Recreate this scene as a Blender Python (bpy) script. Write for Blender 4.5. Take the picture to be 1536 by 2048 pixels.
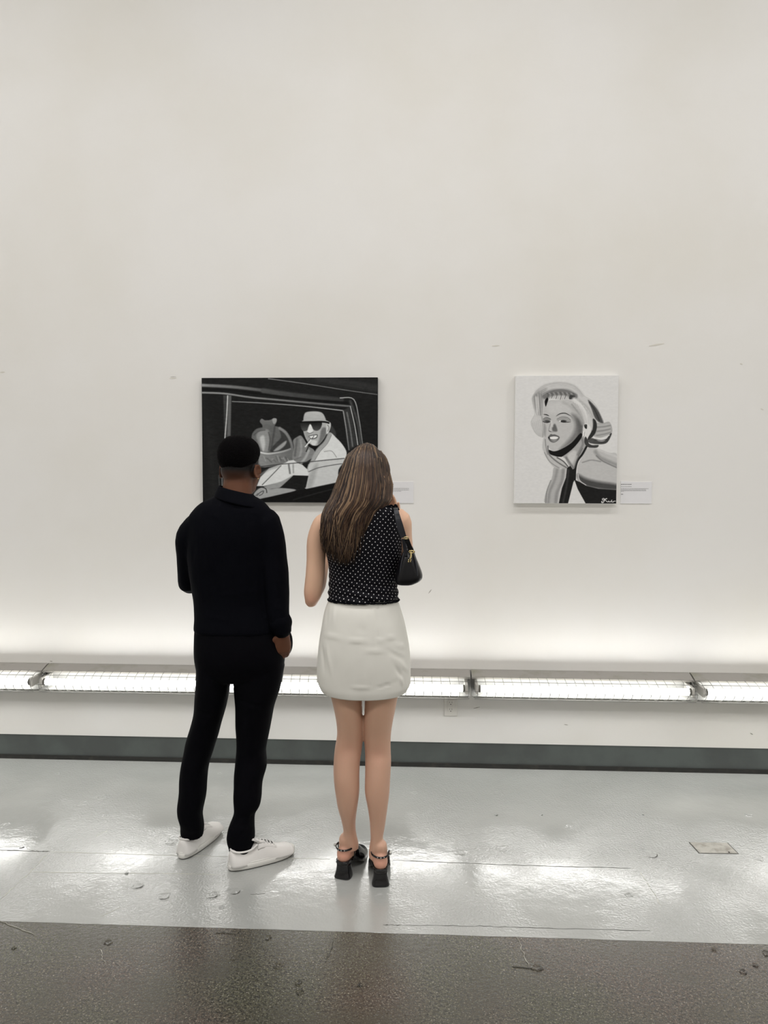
import bpy, bmesh, math, random
import numpy as np
from mathutils import Vector, Matrix, noise
for o in list(bpy.data.objects): bpy.data.objects.remove(o)
C = bpy.context.scene.collection
R = math.radians
random.seed(7); np.random.seed(7)

# ------------------------------------------------------------------ camera
F_PX = 1540.0
CAM = Vector((0, -4.337, 1.703)); PITCH, YAW, ROLL = R(-3.159), R(-2.757), R(0.13)
fw = Vector((math.sin(YAW)*math.cos(PITCH), math.cos(YAW)*math.cos(PITCH), math.sin(PITCH)))
rt0 = Vector((math.cos(YAW), -math.sin(YAW), 0)); up0 = rt0.cross(fw)
rt = rt0*math.cos(ROLL) + up0*math.sin(ROLL); up = up0*math.cos(ROLL) - rt0*math.sin(ROLL)
cd = bpy.data.cameras.new('camera'); cam = bpy.data.objects.new('camera', cd); C.objects.link(cam)
cd.sensor_fit = 'VERTICAL'; cd.sensor_height = 32.0; cd.lens = 32.0*F_PX/2048
cd.clip_start = 0.05
m = Matrix((rt, up, -fw)).transposed().to_4x4(); m.translation = CAM; cam.matrix_world = m
bpy.context.scene.camera = cam

def ray(px, py):
    return (fw*F_PX + rt*(px-768) - up*(py-1024))/F_PX
def W(px, py, Y):                       # point of the plane y = Y behind that direction
    d = ray(px, py); return CAM + d*((Y-CAM.y)/d.y)
def FL(px, py, z=0.0):
    d = ray(px, py); return CAM + d*((z-CAM.z)/d.z)
def PX(Y):                              # metres per pixel at plane y = Y
    return (Y-CAM.y)/F_PX

# ------------------------------------------------------------------ world, lights, exposure
def lin(c): 
    c = c/255.0
    return c/12.92 if c <= .04045 else ((c+.055)/1.055)**2.4
def rgb(r, g, b): return (lin(r), lin(g), lin(b), 1)
wd = bpy.data.worlds.new('world'); bpy.context.scene.world = wd; wd.use_nodes = True
wd.node_tree.nodes['Background'].inputs[0].default_value = (0.9, 0.95, 1, 1)
wd.node_tree.nodes['Background'].inputs[1].default_value = 0.3
vs = bpy.context.scene.view_settings
vs.view_transform = 'Standard'; vs.look = 'None'; vs.gamma = 1; vs.use_curve_mapping = False
vs.exposure = 0.0
def area(name, loc, sx, sy, power, col=(1, .975, .96), rot=(0, 0, 0)):
    l = bpy.data.lights.new(name, 'AREA'); l.shape = 'RECTANGLE'; l.size = sx; l.size_y = sy
    l.energy = power; l.color = col
    o = bpy.data.objects.new(name, l); o.location = loc; o.rotation_euler = rot; C.objects.link(o)
    return o
for i, x in enumerate((-3.2, 0.1, 3.4)):       # two rows of ceiling lamps of the hall
    area('ceiling_lamp', (x, -2.3, 5.35), 1.8, 0.5, 54)
    area('ceiling_lamp', (x, -5.6, 5.35), 1.8, 0.6, 72)
TUBE = 20.0

# ------------------------------------------------------------------ helpers
def link(o, parent=None):
    C.objects.link(o)
    if parent is not None: o.parent = parent
    return o
def tag(o, label, cat, group=None):
    o['label'] = label; o['category'] = cat
    if group: o['group'] = group
    return o
def thing(name, label, cat, loc, group=None):
    o = bpy.data.objects.new(name, None); o.location = loc; C.objects.link(o); o.empty_display_size = .1
    return tag(o, label, cat, group)
def mk(name, verts, faces, mat, parent=None, smooth=True):
    me = bpy.data.meshes.new(name); me.from_pydata([tuple(v) for v in verts], [], faces)
    me.update(); me.materials.append(mat)
    if smooth: me.polygons.foreach_set('use_smooth', [True]*len(me.polygons))
    o = bpy.data.objects.new(name, me); link(o)
    if parent is not None: attach(o, parent)
    return o
def attach(o, parent):                  # parent; the mesh is written in world coordinates
    pm = Matrix.Translation(world_loc(parent))
    if o.type == 'MESH' and not o.get('_loc'): o.data.transform(pm.inverted())
    o.parent = parent
def world_loc(p):
    v = Vector(p.location)
    while p.parent is not None: p = p.parent; v += p.location
    return v
class MB:
    def __init__(s): s.v = []; s.f = []
    def add(s, v, f):
        n = len(s.v); s.v += [Vector(p) for p in v]; s.f += [tuple(i+n for i in q) for q in f]; return s
    def box(s, a, b):
        x0, y0, z0 = a; x1, y1, z1 = b
        v = [(x0,y0,z0),(x1,y0,z0),(x1,y1,z0),(x0,y1,z0),(x0,y0,z1),(x1,y0,z1),(x1,y1,z1),(x0,y1,z1)]
        return s.add(v, [(0,3,2,1),(4,5,6,7),(0,1,5,4),(1,2,6,5),(2,3,7,6),(3,0,4,7)])
    def build(s, name, mat, parent=None, smooth=False, bevel=0):
        o = mk(name, s.v, s.f, mat, parent, smooth)
        if bevel:
            bv = o.modifiers.new('bevel', 'BEVEL'); bv.width = bevel; bv.segments = 2; bv.limit_method = 'ANGLE'
        return o
def loft(rings, closed_ring=True, caps=True):
    n = len(rings[0]); v = [p for r in rings for p in r]; f = []
    for i in range(len(rings)-1):
        for j in range(n if closed_ring else n-1):
            k = (j+1) % n
            f.append((i*n+j, i*n+k, (i+1)*n+k, (i+1)*n+j))
    if caps:
        f.append(tuple(range(n-1, -1, -1))); f.append(tuple((len(rings)-1)*n+j for j in range(n)))
    return v, f
def sup(a, e): return math.copysign(abs(a)**(2.0/e), a)
def hring(c, a, b, e=2.0, n=32, rot=0.0):      # horizontal ring
    out = []
    for j in range(n):
        t = 2*math.pi*j/n; x, y = a*sup(math.cos(t), e), b*sup(math.sin(t), e)
        out.append(Vector((c[0]+x*math.cos(rot)-y*math.sin(rot), c[1]+x*math.sin(rot)+y*math.cos(rot), c[2])))
    return out
def rows_to_rings(rows, Y, e=2.2, n=40, rot=0.0):
    # rows: (py, left px, right px, half depth, offset in y)
    rs = []
    for py, xl, xr, b, yo in rows:
        c = W((xl+xr)/2, py, Y+yo*0); a = (xr-xl)/2*PX(Y)
        rs.append(hring((c.x, Y+yo, c.z), a, b, e, n, rot))
    return interp(rs)
def interp(rs, k=3):                    # Catmull-Rom between rings
    out = []
    for i in range(len(rs)-1):
        p0 = rs[max(i-1, 0)]; p1 = rs[i]; p2 = rs[i+1]; p3 = rs[min(i+2, len(rs)-1)]
        for s in range(k):
            t = s/k
            out.append([0.5*((2*b)+(c-a)*t+(2*a-5*b+4*c-d)*t*t+(3*b-a-3*c+d)*t**3) for a, b, c, d in zip(p0, p1, p2, p3)])
    out.append(rs[-1]); return out
def crv(pts, k=4):
    pts = [Vector(p) for p in pts]
    return [r[0] for r in interp([[p] for p in pts], k)]
def chain(pts, n=20, ref=Vector((1, 0, 0)), k=3, roundcap=True):
    # pts: (Vector, half width along ref, half depth)
    P = [[Vector(p[0]), Vector((p[1], p[2], 0))] for p in pts]
    P = interp(P, k) if k > 1 else P
    if roundcap:
        def cap(p, q):
            d = (p[0]-q[0]).normalized(); r = min(p[1].x, p[1].y)
            return [[p[0]+d*r*math.sin(a), Vector((p[1].x*math.cos(a), p[1].y*math.cos(a), 0))] for a in (.5, 1.0, 1.4)]
        P = list(reversed(cap(P[0], P[1]))) + P + cap(P[-1], P[-2])
    rings = []
    for i, (c, r) in enumerate(P):
        t = (P[min(i+1, len(P)-1)][0]-P[max(i-1, 0)][0]).normalized()
        u = (ref - t*ref.dot(t)).normalized(); w = t.cross(u)
        rings.append([c + u*r.x*math.cos(2*math.pi*j/n) + w*r.y*math.sin(2*math.pi*j/n) for j in range(n)])
    return loft(rings)
def ell(c, r, rot=None, n=20, mtx=None):
    v = []; f = []; m = n//2
    for i in range(m+1):
        th = math.pi*i/m
        for j in range(n):
            ph = 2*math.pi*j/n
            p = Vector((r[0]*math.sin(th)*math.cos(ph), r[1]*math.sin(th)*math.sin(ph), r[2]*math.cos(th)))
            if rot is not None: p = rot @ p
            v.append(p + Vector(c))
    for i in range(m):
        for j in range(n):
            k = (j+1) % n; f.append((i*n+j, (i+1)*n+j, (i+1)*n+k, i*n+k))
    bmv = [mtx @ p for p in v] if mtx is not None else v
    return bmv, f
def bmclean(v, f):
    bm = bmesh.new(); vs_ = [bm.verts.new(p) for p in v]
    for q in f:
        try: bm.faces.new([vs_[i] for i in q])
        except ValueError: pass
    bmesh.ops.remove_doubles(bm, verts=bm.verts, dist=1e-5)
    bmesh.ops.recalc_face_normals(bm, faces=bm.faces)
    return bm
def union(name, pieces, voxel, mat, parent=None, smooth=2, disp=None):
    bm = bmesh.new()
    for v, f in pieces:
        b = bmclean(v, f); me = bpy.data.meshes.new('t'); b.to_mesh(me); b.free(); bm.from_mesh(me); bpy.data.meshes.remove(me)
    me = bpy.data.meshes.new('t'); bm.to_mesh(me); bm.free()
    o = bpy.data.objects.new('t', me); C.objects.link(o)
    md = o.modifiers.new('r', 'REMESH'); md.mode = 'VOXEL'; md.voxel_size = voxel; md.adaptivity = 0
    dg = bpy.context.evaluated_depsgraph_get(); ev = o.evaluated_get(dg)
    res = bpy.data.meshes.new_from_object(ev)
    bpy.data.objects.remove(o); bpy.data.meshes.remove(me)
    n = len(res.vertices); co = np.empty(n*3); res.vertices.foreach_get('co', co); co = co.reshape(-1, 3)
    e = np.empty(len(res.edges)*2, int); res.edges.foreach_get('vertices', e); e = e.reshape(-1, 2)
    deg = np.bincount(e.ravel(), minlength=n).astype(float)[:, None]; deg[deg == 0] = 1
    def lap(c):
        s = np.stack([np.bincount(e[:, 0], c[e[:, 1], k], n)+np.bincount(e[:, 1], c[e[:, 0], k], n) for k in range(3)], 1)
        return s/deg - c
    for _ in range(smooth):
        co += .6*lap(co); co -= .62*lap(co)*.75
    res.vertices.foreach_set('co', co.ravel()); res.update()
    if disp:
        nr = np.empty(n*3); res.vertices.foreach_get('normal', nr); nr = nr.reshape(-1, 3)
        d = disp(co, nr)
        co = co + nr*d[:, None]
        res.vertices.foreach_set('co', co.ravel()); res.update()
    res.materials.clear(); res.materials.append(mat)
    res.polygons.foreach_set('use_smooth', [True]*len(res.polygons)); res.name = name
    ob = bpy.data.objects.new(name, res); link(ob)
    if parent is not None: attach(ob, parent)
    return ob
def nz(co, sc, off=0.0):                # noise value per vertex; sc a triple
    return np.array([noise.noise(Vector((p[0]*sc[0]+off, p[1]*sc[1]+off, p[2]*sc[2]))) for p in co])
def bump_at(co, c, r, h):
    d = np.linalg.norm((co-np.array(c))/np.array(r), axis=1); return h*np.exp(-d*d)
def fold(co, a, b, w, h):               # crease along the segment a-b
    a = np.array(a); b = np.array(b); ab = b-a
    t = np.clip(((co-a)@ab)/(ab@ab), 0, 1); d = np.linalg.norm(co-(a+t[:, None]*ab), axis=1)
    return h*np.exp(-(d/w)**2)*np.sin(np.pi*np.clip(t, .02, .98))

# ------------------------------------------------------------------ materials
def mat(name, col, rough=.5, spec=.5, metal=0, bump=None, var=None, attr=None, sss=0, coat=0, sheen=0, emit=0):
    m = bpy.data.materials.new(name); m.use_nodes = True; nt = m.node_tree; b = nt.nodes['Principled BSDF']
    b.inputs['Base Color'].default_value = col; b.inputs['Roughness'].default_value = rough
    b.inputs['Specular IOR Level'].default_value = spec; b.inputs['Metallic'].default_value = metal
    b.inputs['Coat Weight'].default_value = coat; b.inputs['Sheen Weight'].default_value = sheen
    if sss:
        b.inputs['Subsurface Weight'].default_value = sss; b.inputs['Subsurface Radius'].default_value = (.012, .005, .003); b.inputs['Subsurface Scale'].default_value = 1
    tc = nt.nodes.new('ShaderNodeTexCoord'); src = tc.outputs['Object']
    last = None
    if attr:
        a = nt.nodes.new('ShaderNodeAttribute'); a.attribute_name = attr; last = a.outputs['Color']; nt.links.new(last, b.inputs['Base Color'])
    if var:                             # (scale, second colour, low, high)
        t = nt.nodes.new('ShaderNodeTexNoise'); t.inputs['Scale'].default_value = var[0]; t.inputs['Detail'].default_value = 6
        nt.links.new(src, t.inputs['Vector'])
        r = nt.nodes.new('ShaderNodeMapRange'); r.inputs[1].default_value = var[2]; r.inputs[2].default_value = var[3]
        nt.links.new(t.outputs[0], r.inputs[0])
        x = nt.nodes.new('ShaderNodeMix'); x.data_type = 'RGBA'; nt.links.new(r.outputs[0], x.inputs[0])
        if last: nt.links.new(last, x.inputs[6])
        else: x.inputs[6].default_value = col
        x.inputs[7].default_value = var[1]; nt.links.new(x.outputs[2], b.inputs['Base Color'])
    if bump:                            # list of (scale, strength, distance, detail)
        prev = None
        for sc, st, di, de in bump:
            t = nt.nodes.new('ShaderNodeTexNoise'); t.inputs['Scale'].default_value = sc; t.inputs['Detail'].default_value = de
            nt.links.new(src, t.inputs['Vector'])
            u = nt.nodes.new('ShaderNodeBump'); u.inputs['Strength'].default_value = st; u.inputs['Distance'].default_value = di
            nt.links.new(t.outputs[0], u.inputs['Height'])
            if prev: nt.links.new(prev.outputs[0], u.inputs['Normal'])
            prev = u
        nt.links.new(prev.outputs[0], b.inputs['Normal'])
    if emit:
        b.inputs['Emission Color'].default_value = (1, .99, .96, 1); b.inputs['Emission Strength'].default_value = emit
    return m
M = {}
M['wall'] = mat('white_wall_paint', rgb(231, 230, 227), .55, .3, bump=[(2.2, .25, .02, 2), (160, .08, .002, 3)], var=(.9, rgb(226, 224, 218), .42, .66))
M['ceiling'] = mat('ceiling_paint', rgb(225, 225, 222), .8, .2)
M['base'] = mat('dark_grey_paint', rgb(84, 90, 88), .38, .4, bump=[(30, .15, .004, 3)], var=(5, rgb(76, 80, 79), .4, .62))
M['black_strip'] = mat('black_cove_rubber', rgb(38, 38, 36), .5, .4, var=(20, rgb(52, 50, 46), .5, .7))
def floor_paint():
    m = mat('glossy_grey_floor_paint', rgb(166, 168, 165), .15, 1.0, var=(1.6, rgb(158, 160, 157), .4, .65))
    nt = m.node_tree; b = nt.nodes['Principled BSDF']; tc = nt.nodes['Texture Coordinate'].outputs['Object']
    def tex(sc, de): 
        t = nt.nodes.new('ShaderNodeTexNoise'); t.inputs['Scale'].default_value = sc; t.inputs['Detail'].default_value = de; nt.links.new(tc, t.inputs['Vector']); return t
    big = tex(1.3, 2); fine = tex(105, 3); mid = tex(14, 3)
    r = nt.nodes.new('ShaderNodeMapRange'); r.inputs[1].default_value = .42; r.inputs[2].default_value = .62; r.inputs[3].default_value = .1; r.inputs[4].default_value = .75
    nt.links.new(big.outputs[0], r.inputs[0])
    b1 = nt.nodes.new('ShaderNodeBump'); b1.inputs['Distance'].default_value = .006; nt.links.new(r.outputs[0], b1.inputs['Strength']); nt.links.new(fine.outputs[0], b1.inputs['Height'])
    b2 = nt.nodes.new('ShaderNodeBump'); b2.inputs['Distance'].default_value = .008; b2.inputs['Strength'].default_value = .22; nt.links.new(mid.outputs[0], b2.inputs['Height']); nt.links.new(b1.outputs[0], b2.inputs['Normal'])
    nt.links.new(b2.outputs[0], b.inputs['Normal'])
    return m
M['paint_floor'] = floor_paint(); M['paint_floor'].node_tree.nodes['Principled BSDF'].inputs['IOR'].default_value = 1.6
def concrete():
    m = mat('sealed_dark_concrete', rgb(100, 97, 84), .14, .9)
    nt = m.node_tree; b = nt.nodes['Principled BSDF']; tc = nt.nodes['Texture Coordinate'].outputs['Object']
    def tex(sc, de, ro=.6): 
        t = nt.nodes.new('ShaderNodeTexNoise'); t.inputs['Scale'].default_value = sc; t.inputs['Detail'].default_value = de; t.inputs['Roughness'].default_value = ro; nt.links.new(tc, t.inputs['Vector']); return t
    def mix(fac, a, c, lo, hi):
        r = nt.nodes.new('ShaderNodeMapRange'); r.inputs[1].default_value = lo; r.inputs[2].default_value = hi; nt.links.new(fac, r.inputs[0])
        x = nt.nodes.new('ShaderNodeMix'); x.data_type = 'RGBA'; nt.links.new(r.outputs[0], x.inputs[0])
        for k, s in ((6, a), (7, c)):
            if isinstance(s, tuple): x.inputs[k].default_value = s
            else: nt.links.new(s, x.inputs[k])
        return x.outputs[2]
    hue = mix(tex(1.5, 2).outputs[0], rgb(80, 79, 64), rgb(85, 75, 66), .42, .58)
    gr = mix(tex(90, 4, .8).outputs[0], rgb(27, 25, 20), hue, .38, .58)
    gl = mix(tex(160, 2, .8).outputs[0], gr, rgb(165, 160, 145), .58, .74)
    fin = mix(tex(4, 6).outputs[0], gl, rgb(66, 64, 54), .45, .72)
    nt.links.new(fin, b.inputs['Base Color'])
    vo = nt.nodes.new('ShaderNodeTexVoronoi'); vo.inputs['Scale'].default_value = 55; nt.links.new(tc, vo.inputs['Vector'])
    r = nt.nodes.new('ShaderNodeMapRange'); r.inputs[1].default_value = 0; r.inputs[2].default_value = .22; nt.links.new(vo.outputs[0], r.inputs[0])
    b1 = nt.nodes.new('ShaderNodeBump'); b1.inputs['Distance'].default_value = .0022; b1.inputs['Strength'].default_value = .35; nt.links.new(r.outputs[0], b1.inputs['Height'])
    b2 = nt.nodes.new('ShaderNodeBump'); b2.inputs['Distance'].default_value = .003; b2.inputs['Strength'].default_value = .45; nt.links.new(tex(70, 5, .7).outputs[0], b2.inputs['Height']); nt.links.new(b1.outputs[0], b2.inputs['Normal'])
    nt.links.new(b2.outputs[0], b.inputs['Normal'])
    return m
M['concrete'] = concrete()
M['crack'] = mat('dark_crack', rgb(84, 84, 80), .8, .2)
M['crack_light'] = mat('pale_scratch', rgb(190, 188, 178), .6, .3)
M['chip_dark'] = mat('pitted_concrete_chip', rgb(118, 114, 102), .22, .6, bump=[(60, .8, .004, 4)])
M['chip'] = mat('chipped_floor_paint', rgb(160, 164, 161), .22, .6, bump=[(60, .8, .004, 4)])
M['plate'] = mat('worn_steel_plate', rgb(176, 174, 166), .5, .4, var=(25, rgb(140, 136, 126), .45, .7), bump=[(60, .3, .003, 4)])
M['housing'] = mat('grey_fixture_enamel', rgb(150, 147, 142), .5, .3, var=(9, rgb(132, 131, 118), .5, .75))
M['lip'] = mat('dusty_fixture_lip', rgb(104, 102, 96), .7, .2)
M['reflector'] = mat('white_reflector_enamel', rgb(140, 140, 137), .5, .3)
M['tube'] = mat('lit_fluorescent_tube', rgb(240, 240, 238), .3, .5, emit=TUBE)
M['holder'] = mat('lampholder_plastic', rgb(190, 188, 182), .5, .4)
M['wire'] = mat('galvanised_wire', rgb(120, 120, 116), .5, .3)
M['outlet'] = mat('outlet_plastic', rgb(222, 220, 214), .35, .5)
M['dark'] = mat('dark_slot', rgb(30, 30, 30), .8, .2)
M['paint1'] = mat('black_white_oil_paint', (1, 1, 1, 1), .6, .12, attr='paint', bump=[(40, .12, .003, 5)])
M['cloth_dark'] = mat('canvas_side_black', rgb(30, 32, 32), .7, .2)
M['cloth_white'] = mat('canvas_side_white', rgb(228, 228, 226), .8, .2)
M['card'] = mat('white_label_card', rgb(226, 226, 228), .35, .5)
M['ink'] = mat('grey_print', rgb(150, 150, 150), .8, .1)
M['ink2'] = mat('dark_grey_print', rgb(108, 108, 108), .8, .1)
M['m_skin'] = mat('brown_skin', rgb(122, 82, 62), .55, .2, attr='tint', sss=.08)
M['w_skin'] = mat('light_skin', rgb(214, 172, 148), .45, .35, attr='tint', sss=.1)
M['m_hair'] = mat('short_black_hair', rgb(7, 6, 7), .9, .05, bump=[(260, .9, .004, 2)])
M['shirt'] = mat('black_navy_shirt_cloth', rgb(6, 7, 13), .8, .06, bump=[(420, .15, .001, 2)])
M['trousers'] = mat('black_trouser_cloth', rgb(5, 5, 9), .8, .06, bump=[(420, .15, .001, 2)])
M['sneaker'] = mat('white_sneaker_leather', rgb(226, 224, 221), .42, .4, bump=[(160, .06, .001, 2)])
M['sole'] = mat('white_rubber_sole', rgb(220, 219, 214), .55, .4)
M['outsole'] = mat('dark_tread', rgb(70, 68, 64), .7, .3)
M['lace'] = mat('white_lace', rgb(225, 224, 222), .8, .2)
M['skirt'] = mat('white_skirt_cloth', rgb(226, 225, 218), .75, .2, bump=[(350, .12, .001, 2)])
M['patent'] = mat('black_patent_leather', rgb(7, 6, 9), .14, .55)
M['bag'] = mat('black_smooth_leather', rgb(5, 5, 9), .3, .3)
M['strapm'] = mat('black_bag_strap_leather', rgb(22, 24, 32), .4, .5)
M['gold'] = mat('gold_metal', rgb(225, 205, 150), .22, .5, metal=1)
M['silver'] = mat('pearl_bead', rgb(190, 190, 186), .15, .6, metal=.6)
M['eye'] = mat('eye_white', rgb(220, 215, 210), .2, .5)
M['iris'] = mat('dark_iris', rgb(40, 26, 18), .2, .5)
M['lips'] = mat('lip_skin', rgb(150, 84, 78), .4, .4)
M['w_hair'] = mat('brown_hair_strands', (1, 1, 1, 1), .42, .4, attr='tint')
def dots():                             # white dots on black: angle around the body and height
    m = mat('black_dotted_cloth', rgb(10, 10, 17), .75, .15, bump=[(300, .15, .001, 2)])
    nt = m.node_tree; b = nt.nodes['Principled BSDF']; tc = nt.nodes['Texture Coordinate'].outputs['Object']
    a = nt.nodes.new('ShaderNodeAttribute'); a.attribute_name = 'cloth'
    sp = nt.nodes.new('ShaderNodeSeparateXYZ'); nt.links.new(a.outputs['Vector'], sp.inputs[0])
    def mth(op, x, y=None, z=None):
        n = nt.nodes.new('ShaderNodeMath'); n.operation = op
        for k, s in enumerate((x, y, z)):
            if s is None: continue
            if isinstance(s, (int, float)): n.inputs[k].default_value = s
            else: nt.links.new(s, n.inputs[k])
        return n.outputs[0]
    ca, sa = math.cos(R(38)), math.sin(R(38)); P = .0165
    u = mth('MULTIPLY', mth('ADD', mth('MULTIPLY', sp.outputs[0], ca), mth('MULTIPLY', sp.outputs[1], sa)), 1/P)
    v = mth('MULTIPLY', mth('SUBTRACT', mth('MULTIPLY', sp.outputs[1], ca), mth('MULTIPLY', sp.outputs[0], sa)), 1/P)
    du = mth('SUBTRACT', mth('FRACT', u), .5); dv = mth('SUBTRACT', mth('FRACT', v), .5)
    d = mth('SQRT', mth('ADD', mth('MULTIPLY', du, du), mth('MULTIPLY', dv, dv)))
    r = nt.nodes.new('ShaderNodeMapRange'); r.inputs[1].default_value = .112; r.inputs[2].default_value = .145; r.inputs[3].default_value = 1; r.inputs[4].default_value = 0
    nt.links.new(d, r.inputs[0])
    x = nt.nodes.new('ShaderNodeMix'); x.data_type = 'RGBA'; nt.links.new(r.outputs[0], x.inputs[0]); x.inputs[6].default_value = rgb(10, 10, 17); x.inputs[7].default_value = rgb(222, 220, 222)
    nt.links.new(x.outputs[2], b.inputs['Base Color'])
    return m
M['dots'] = dots()

# ------------------------------------------------------------------ the room
def struct(name, mb, m, parent=None, **k):
    o = mb.build(name, m, parent, **k)
    if parent is None: o['kind'] = 'structure'
    return o
XL, XR, YB, H = -5.2, 5.4, -9.0, 5.5
wall = struct('wall_back', MB().box((XL-.1, 0, .145), (XR+.1, .15, H)), M['wall'])
struct('wall_left', MB().box((XL-.15, YB, 0), (XL, 0, H)), M['wall'])
struct('wall_right', MB().box((XR, YB, 0), (XR+.15, 0, H)), M['wall'])
struct('wall_front', MB().box((XL-.15, YB-.15, 0), (XR+.15, YB, H)), M['wall'])
struct('ceiling', MB().box((XL-.15, YB-.15, H), (XR+.15, .15, H+.1)), M['ceiling'])
floor = struct('floor', MB().box((XL-.15, YB-.15, -.12), (XR+.15, .15, 0)), M['concrete'])
bb = struct('baseboard_back', MB().box((XL, .004, 0), (XR, .15, .1445)), M['base'])
MB().box((XL, -.008, .0015), (XR, .004, .024)).build('cove_strip', M['black_strip'], bb)
# painted strip of the floor: a coat 1.5 mm thick ending in a nearly straight edge
P0, P1 = FL(0, 1842), FL(1536, 1889)
sl = (P1.y-P0.y)/(P1.x-P0.x); N = 220; top = []; vv = []
for i in range(N+1):
    x = XL+(XR-XL)*i/N; y = P0.y+sl*(x-P0.x)+.0022*noise.noise(Vector((x*6, 0, 0)))
    vv += [(x, y-.0012, 0.0), (x, y, .0015), (x, .002, .0015)]
ff = []
for i in range(N):
    a = i*3; ff += [(a, a+3, a+4, a+1), (a+1, a+4, a+5, a+2)]
coat = mk('paint_coat', vv, ff, M['paint_floor'], floor, smooth=False)

def jag(pts, w, seed, amp=.004, n=6):
    random.seed(seed); out = []
    for (a, b) in zip(pts[:-1], pts[1:]):
        for i in range(n):
            t = i/n; p = a.lerp(b, t); out.append(p+Vector((random.uniform(-amp, amp), random.uniform(-amp, amp)*.6, 0)))
    out.append(pts[-1]); return out
def ribbon(name, px, w, mt, seed, z=.0022, amp=.004, taper=True):
    pts = jag([FL(x, y) for x, y in px], w, seed, amp, 12); v = []; f = []; n = len(pts)
    for i, p in enumerate(pts):
        t = (pts[min(i+1, n-1)]-pts[max(i-1, 0)]).normalized(); s = Vector((-t.y, t.x, 0))
        ww = w*.5*random.choice((.25, .5, .9, 1.3))*(min(1, i/2+.15, (n-1-i)/2+.15) if taper else 1)
        v += [p+s*ww+Vector((0, 0, z)), p-s*ww+Vector((0, 0, z)), p-s*ww, p+s*ww]
        if i: a = (i-1)*4; b = i*4; f += [(a, b, b+1, a+1), (a+1, b+1, b+2, a+2), (a+3, b+3, b, a)]
    return mk(name, v, f, mt, floor, smooth=False)
cracks = [([(0, 1701), (70, 1703), (100, 1704)], .007, 'crack'), ([(786, 1721), (900, 1726), (1000, 1730), (1120, 1734), (1262, 1737)], .004, 'crack'),
  ([(100, 1704), (330, 1711), (585, 1717), (660, 1719)], .0028, 'crack_light'), ([(768, 1851), (803, 1851)], .007, 'crack'), ([(803, 1851), (960, 1853), (1080, 1857), (1300, 1862)], .0028, 'crack'),
  ([(1282, 1745), (1300, 1775), (1322, 1812)], .003, 'crack_light'), ([(60, 1745), (200, 1747), (360, 1748), (440, 1750)], .0026, 'crack_light'),
  ([(98, 1706), (60, 1745), (0, 1800)], .0024, 'crack_light'), ([(1033, 1874), (1058, 1932)], .0026, 'crack_light'), ([(1026, 1934), (1065, 1937)], .005, 'crack'),
  ([(0, 1842), (70, 1871)], .0016, 'crack_light'), ([(668, 1880), (650, 1930)], .003, 'crack'), ([(200, 1898), (210, 1928)], .0016, 'crack_light'), ([(500, 1790), (530, 1788)], .0016, 'crack'), ([(430, 1866), (470, 1868)], .002, 'crack'),
  ([(200, 1835), (240, 1816)], .0018, 'crack_light'), ([(190, 1674), (215, 1662)], .004, 'crack_light'), ([(40, 1697), (48, 1695)], .012, 'crack')]
for i, (p, w, k) in enumerate(cracks): ribbon('crack' if k == 'crack' else 'scratch', p, w*.7, M[k], 40+i)
def chip(px, py, wpx, deep, seed):
    random.seed(seed); c = FL(px, py); r = wpx/2*PX(c.y); n = 18; v = []; f = []
    rad = [r*(1+.6*noise.noise(Vector((math.cos(a)*1.3+seed, math.sin(a)*1.3, seed)))+random.uniform(-.16, .16)) for a in [2*math.pi*i/n for i in range(n)]]
    for k, (s, z) in enumerate(((1.2, .0014), (1.0, .0036), (.86, .0015), (.5, .0022), (.2, .0015))):
        for i in range(n):
            a = 2*math.pi*i/n; v.append((c.x+rad[i]*s*math.cos(a), c.y+rad[i]*s*.95*math.sin(a), z+(random.uniform(-.0012, .0012) if k else 0)))
    for k in range(4):
        for i in range(n): j = (i+1) % n; f.append((k*n+i, k*n+j, (k+1)*n+j, (k+1)*n+i))
    f.append(tuple(4*n+i for i in range(n)))
    o = mk('paint_chip', v, f, M['paint_floor'] if c.y > P0.y+sl*(c.x-P0.x) else M['concrete'], floor, smooth=True)
    if deep:
        a0 = random.uniform(3.6, 4.6)
        pts = [Vector((c.x+r*.93*math.cos(a0+t*2.2/7), c.y+r*.9*math.sin(a0+t*2.2/7), 0)) for t in range(8)]
        vv = []; fq = []
        for i, p in enumerate(pts):
            d = Vector((p.x-c.x, p.y-c.y, 0)).normalized(); w = .0022*min(1, .2+i/2, .2+(7-i)/2)*random.uniform(.7, 1.6)
            vv += [p+d*w+Vector((0, 0, .0042)), p-d*w+Vector((0, 0, .0042))]
            if i: fq.append((2*i-2, 2*i, 2*i+1, 2*i-1))
        mk('chip_edge', vv, fq, M['crack'], floor, smooth=False)
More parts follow.
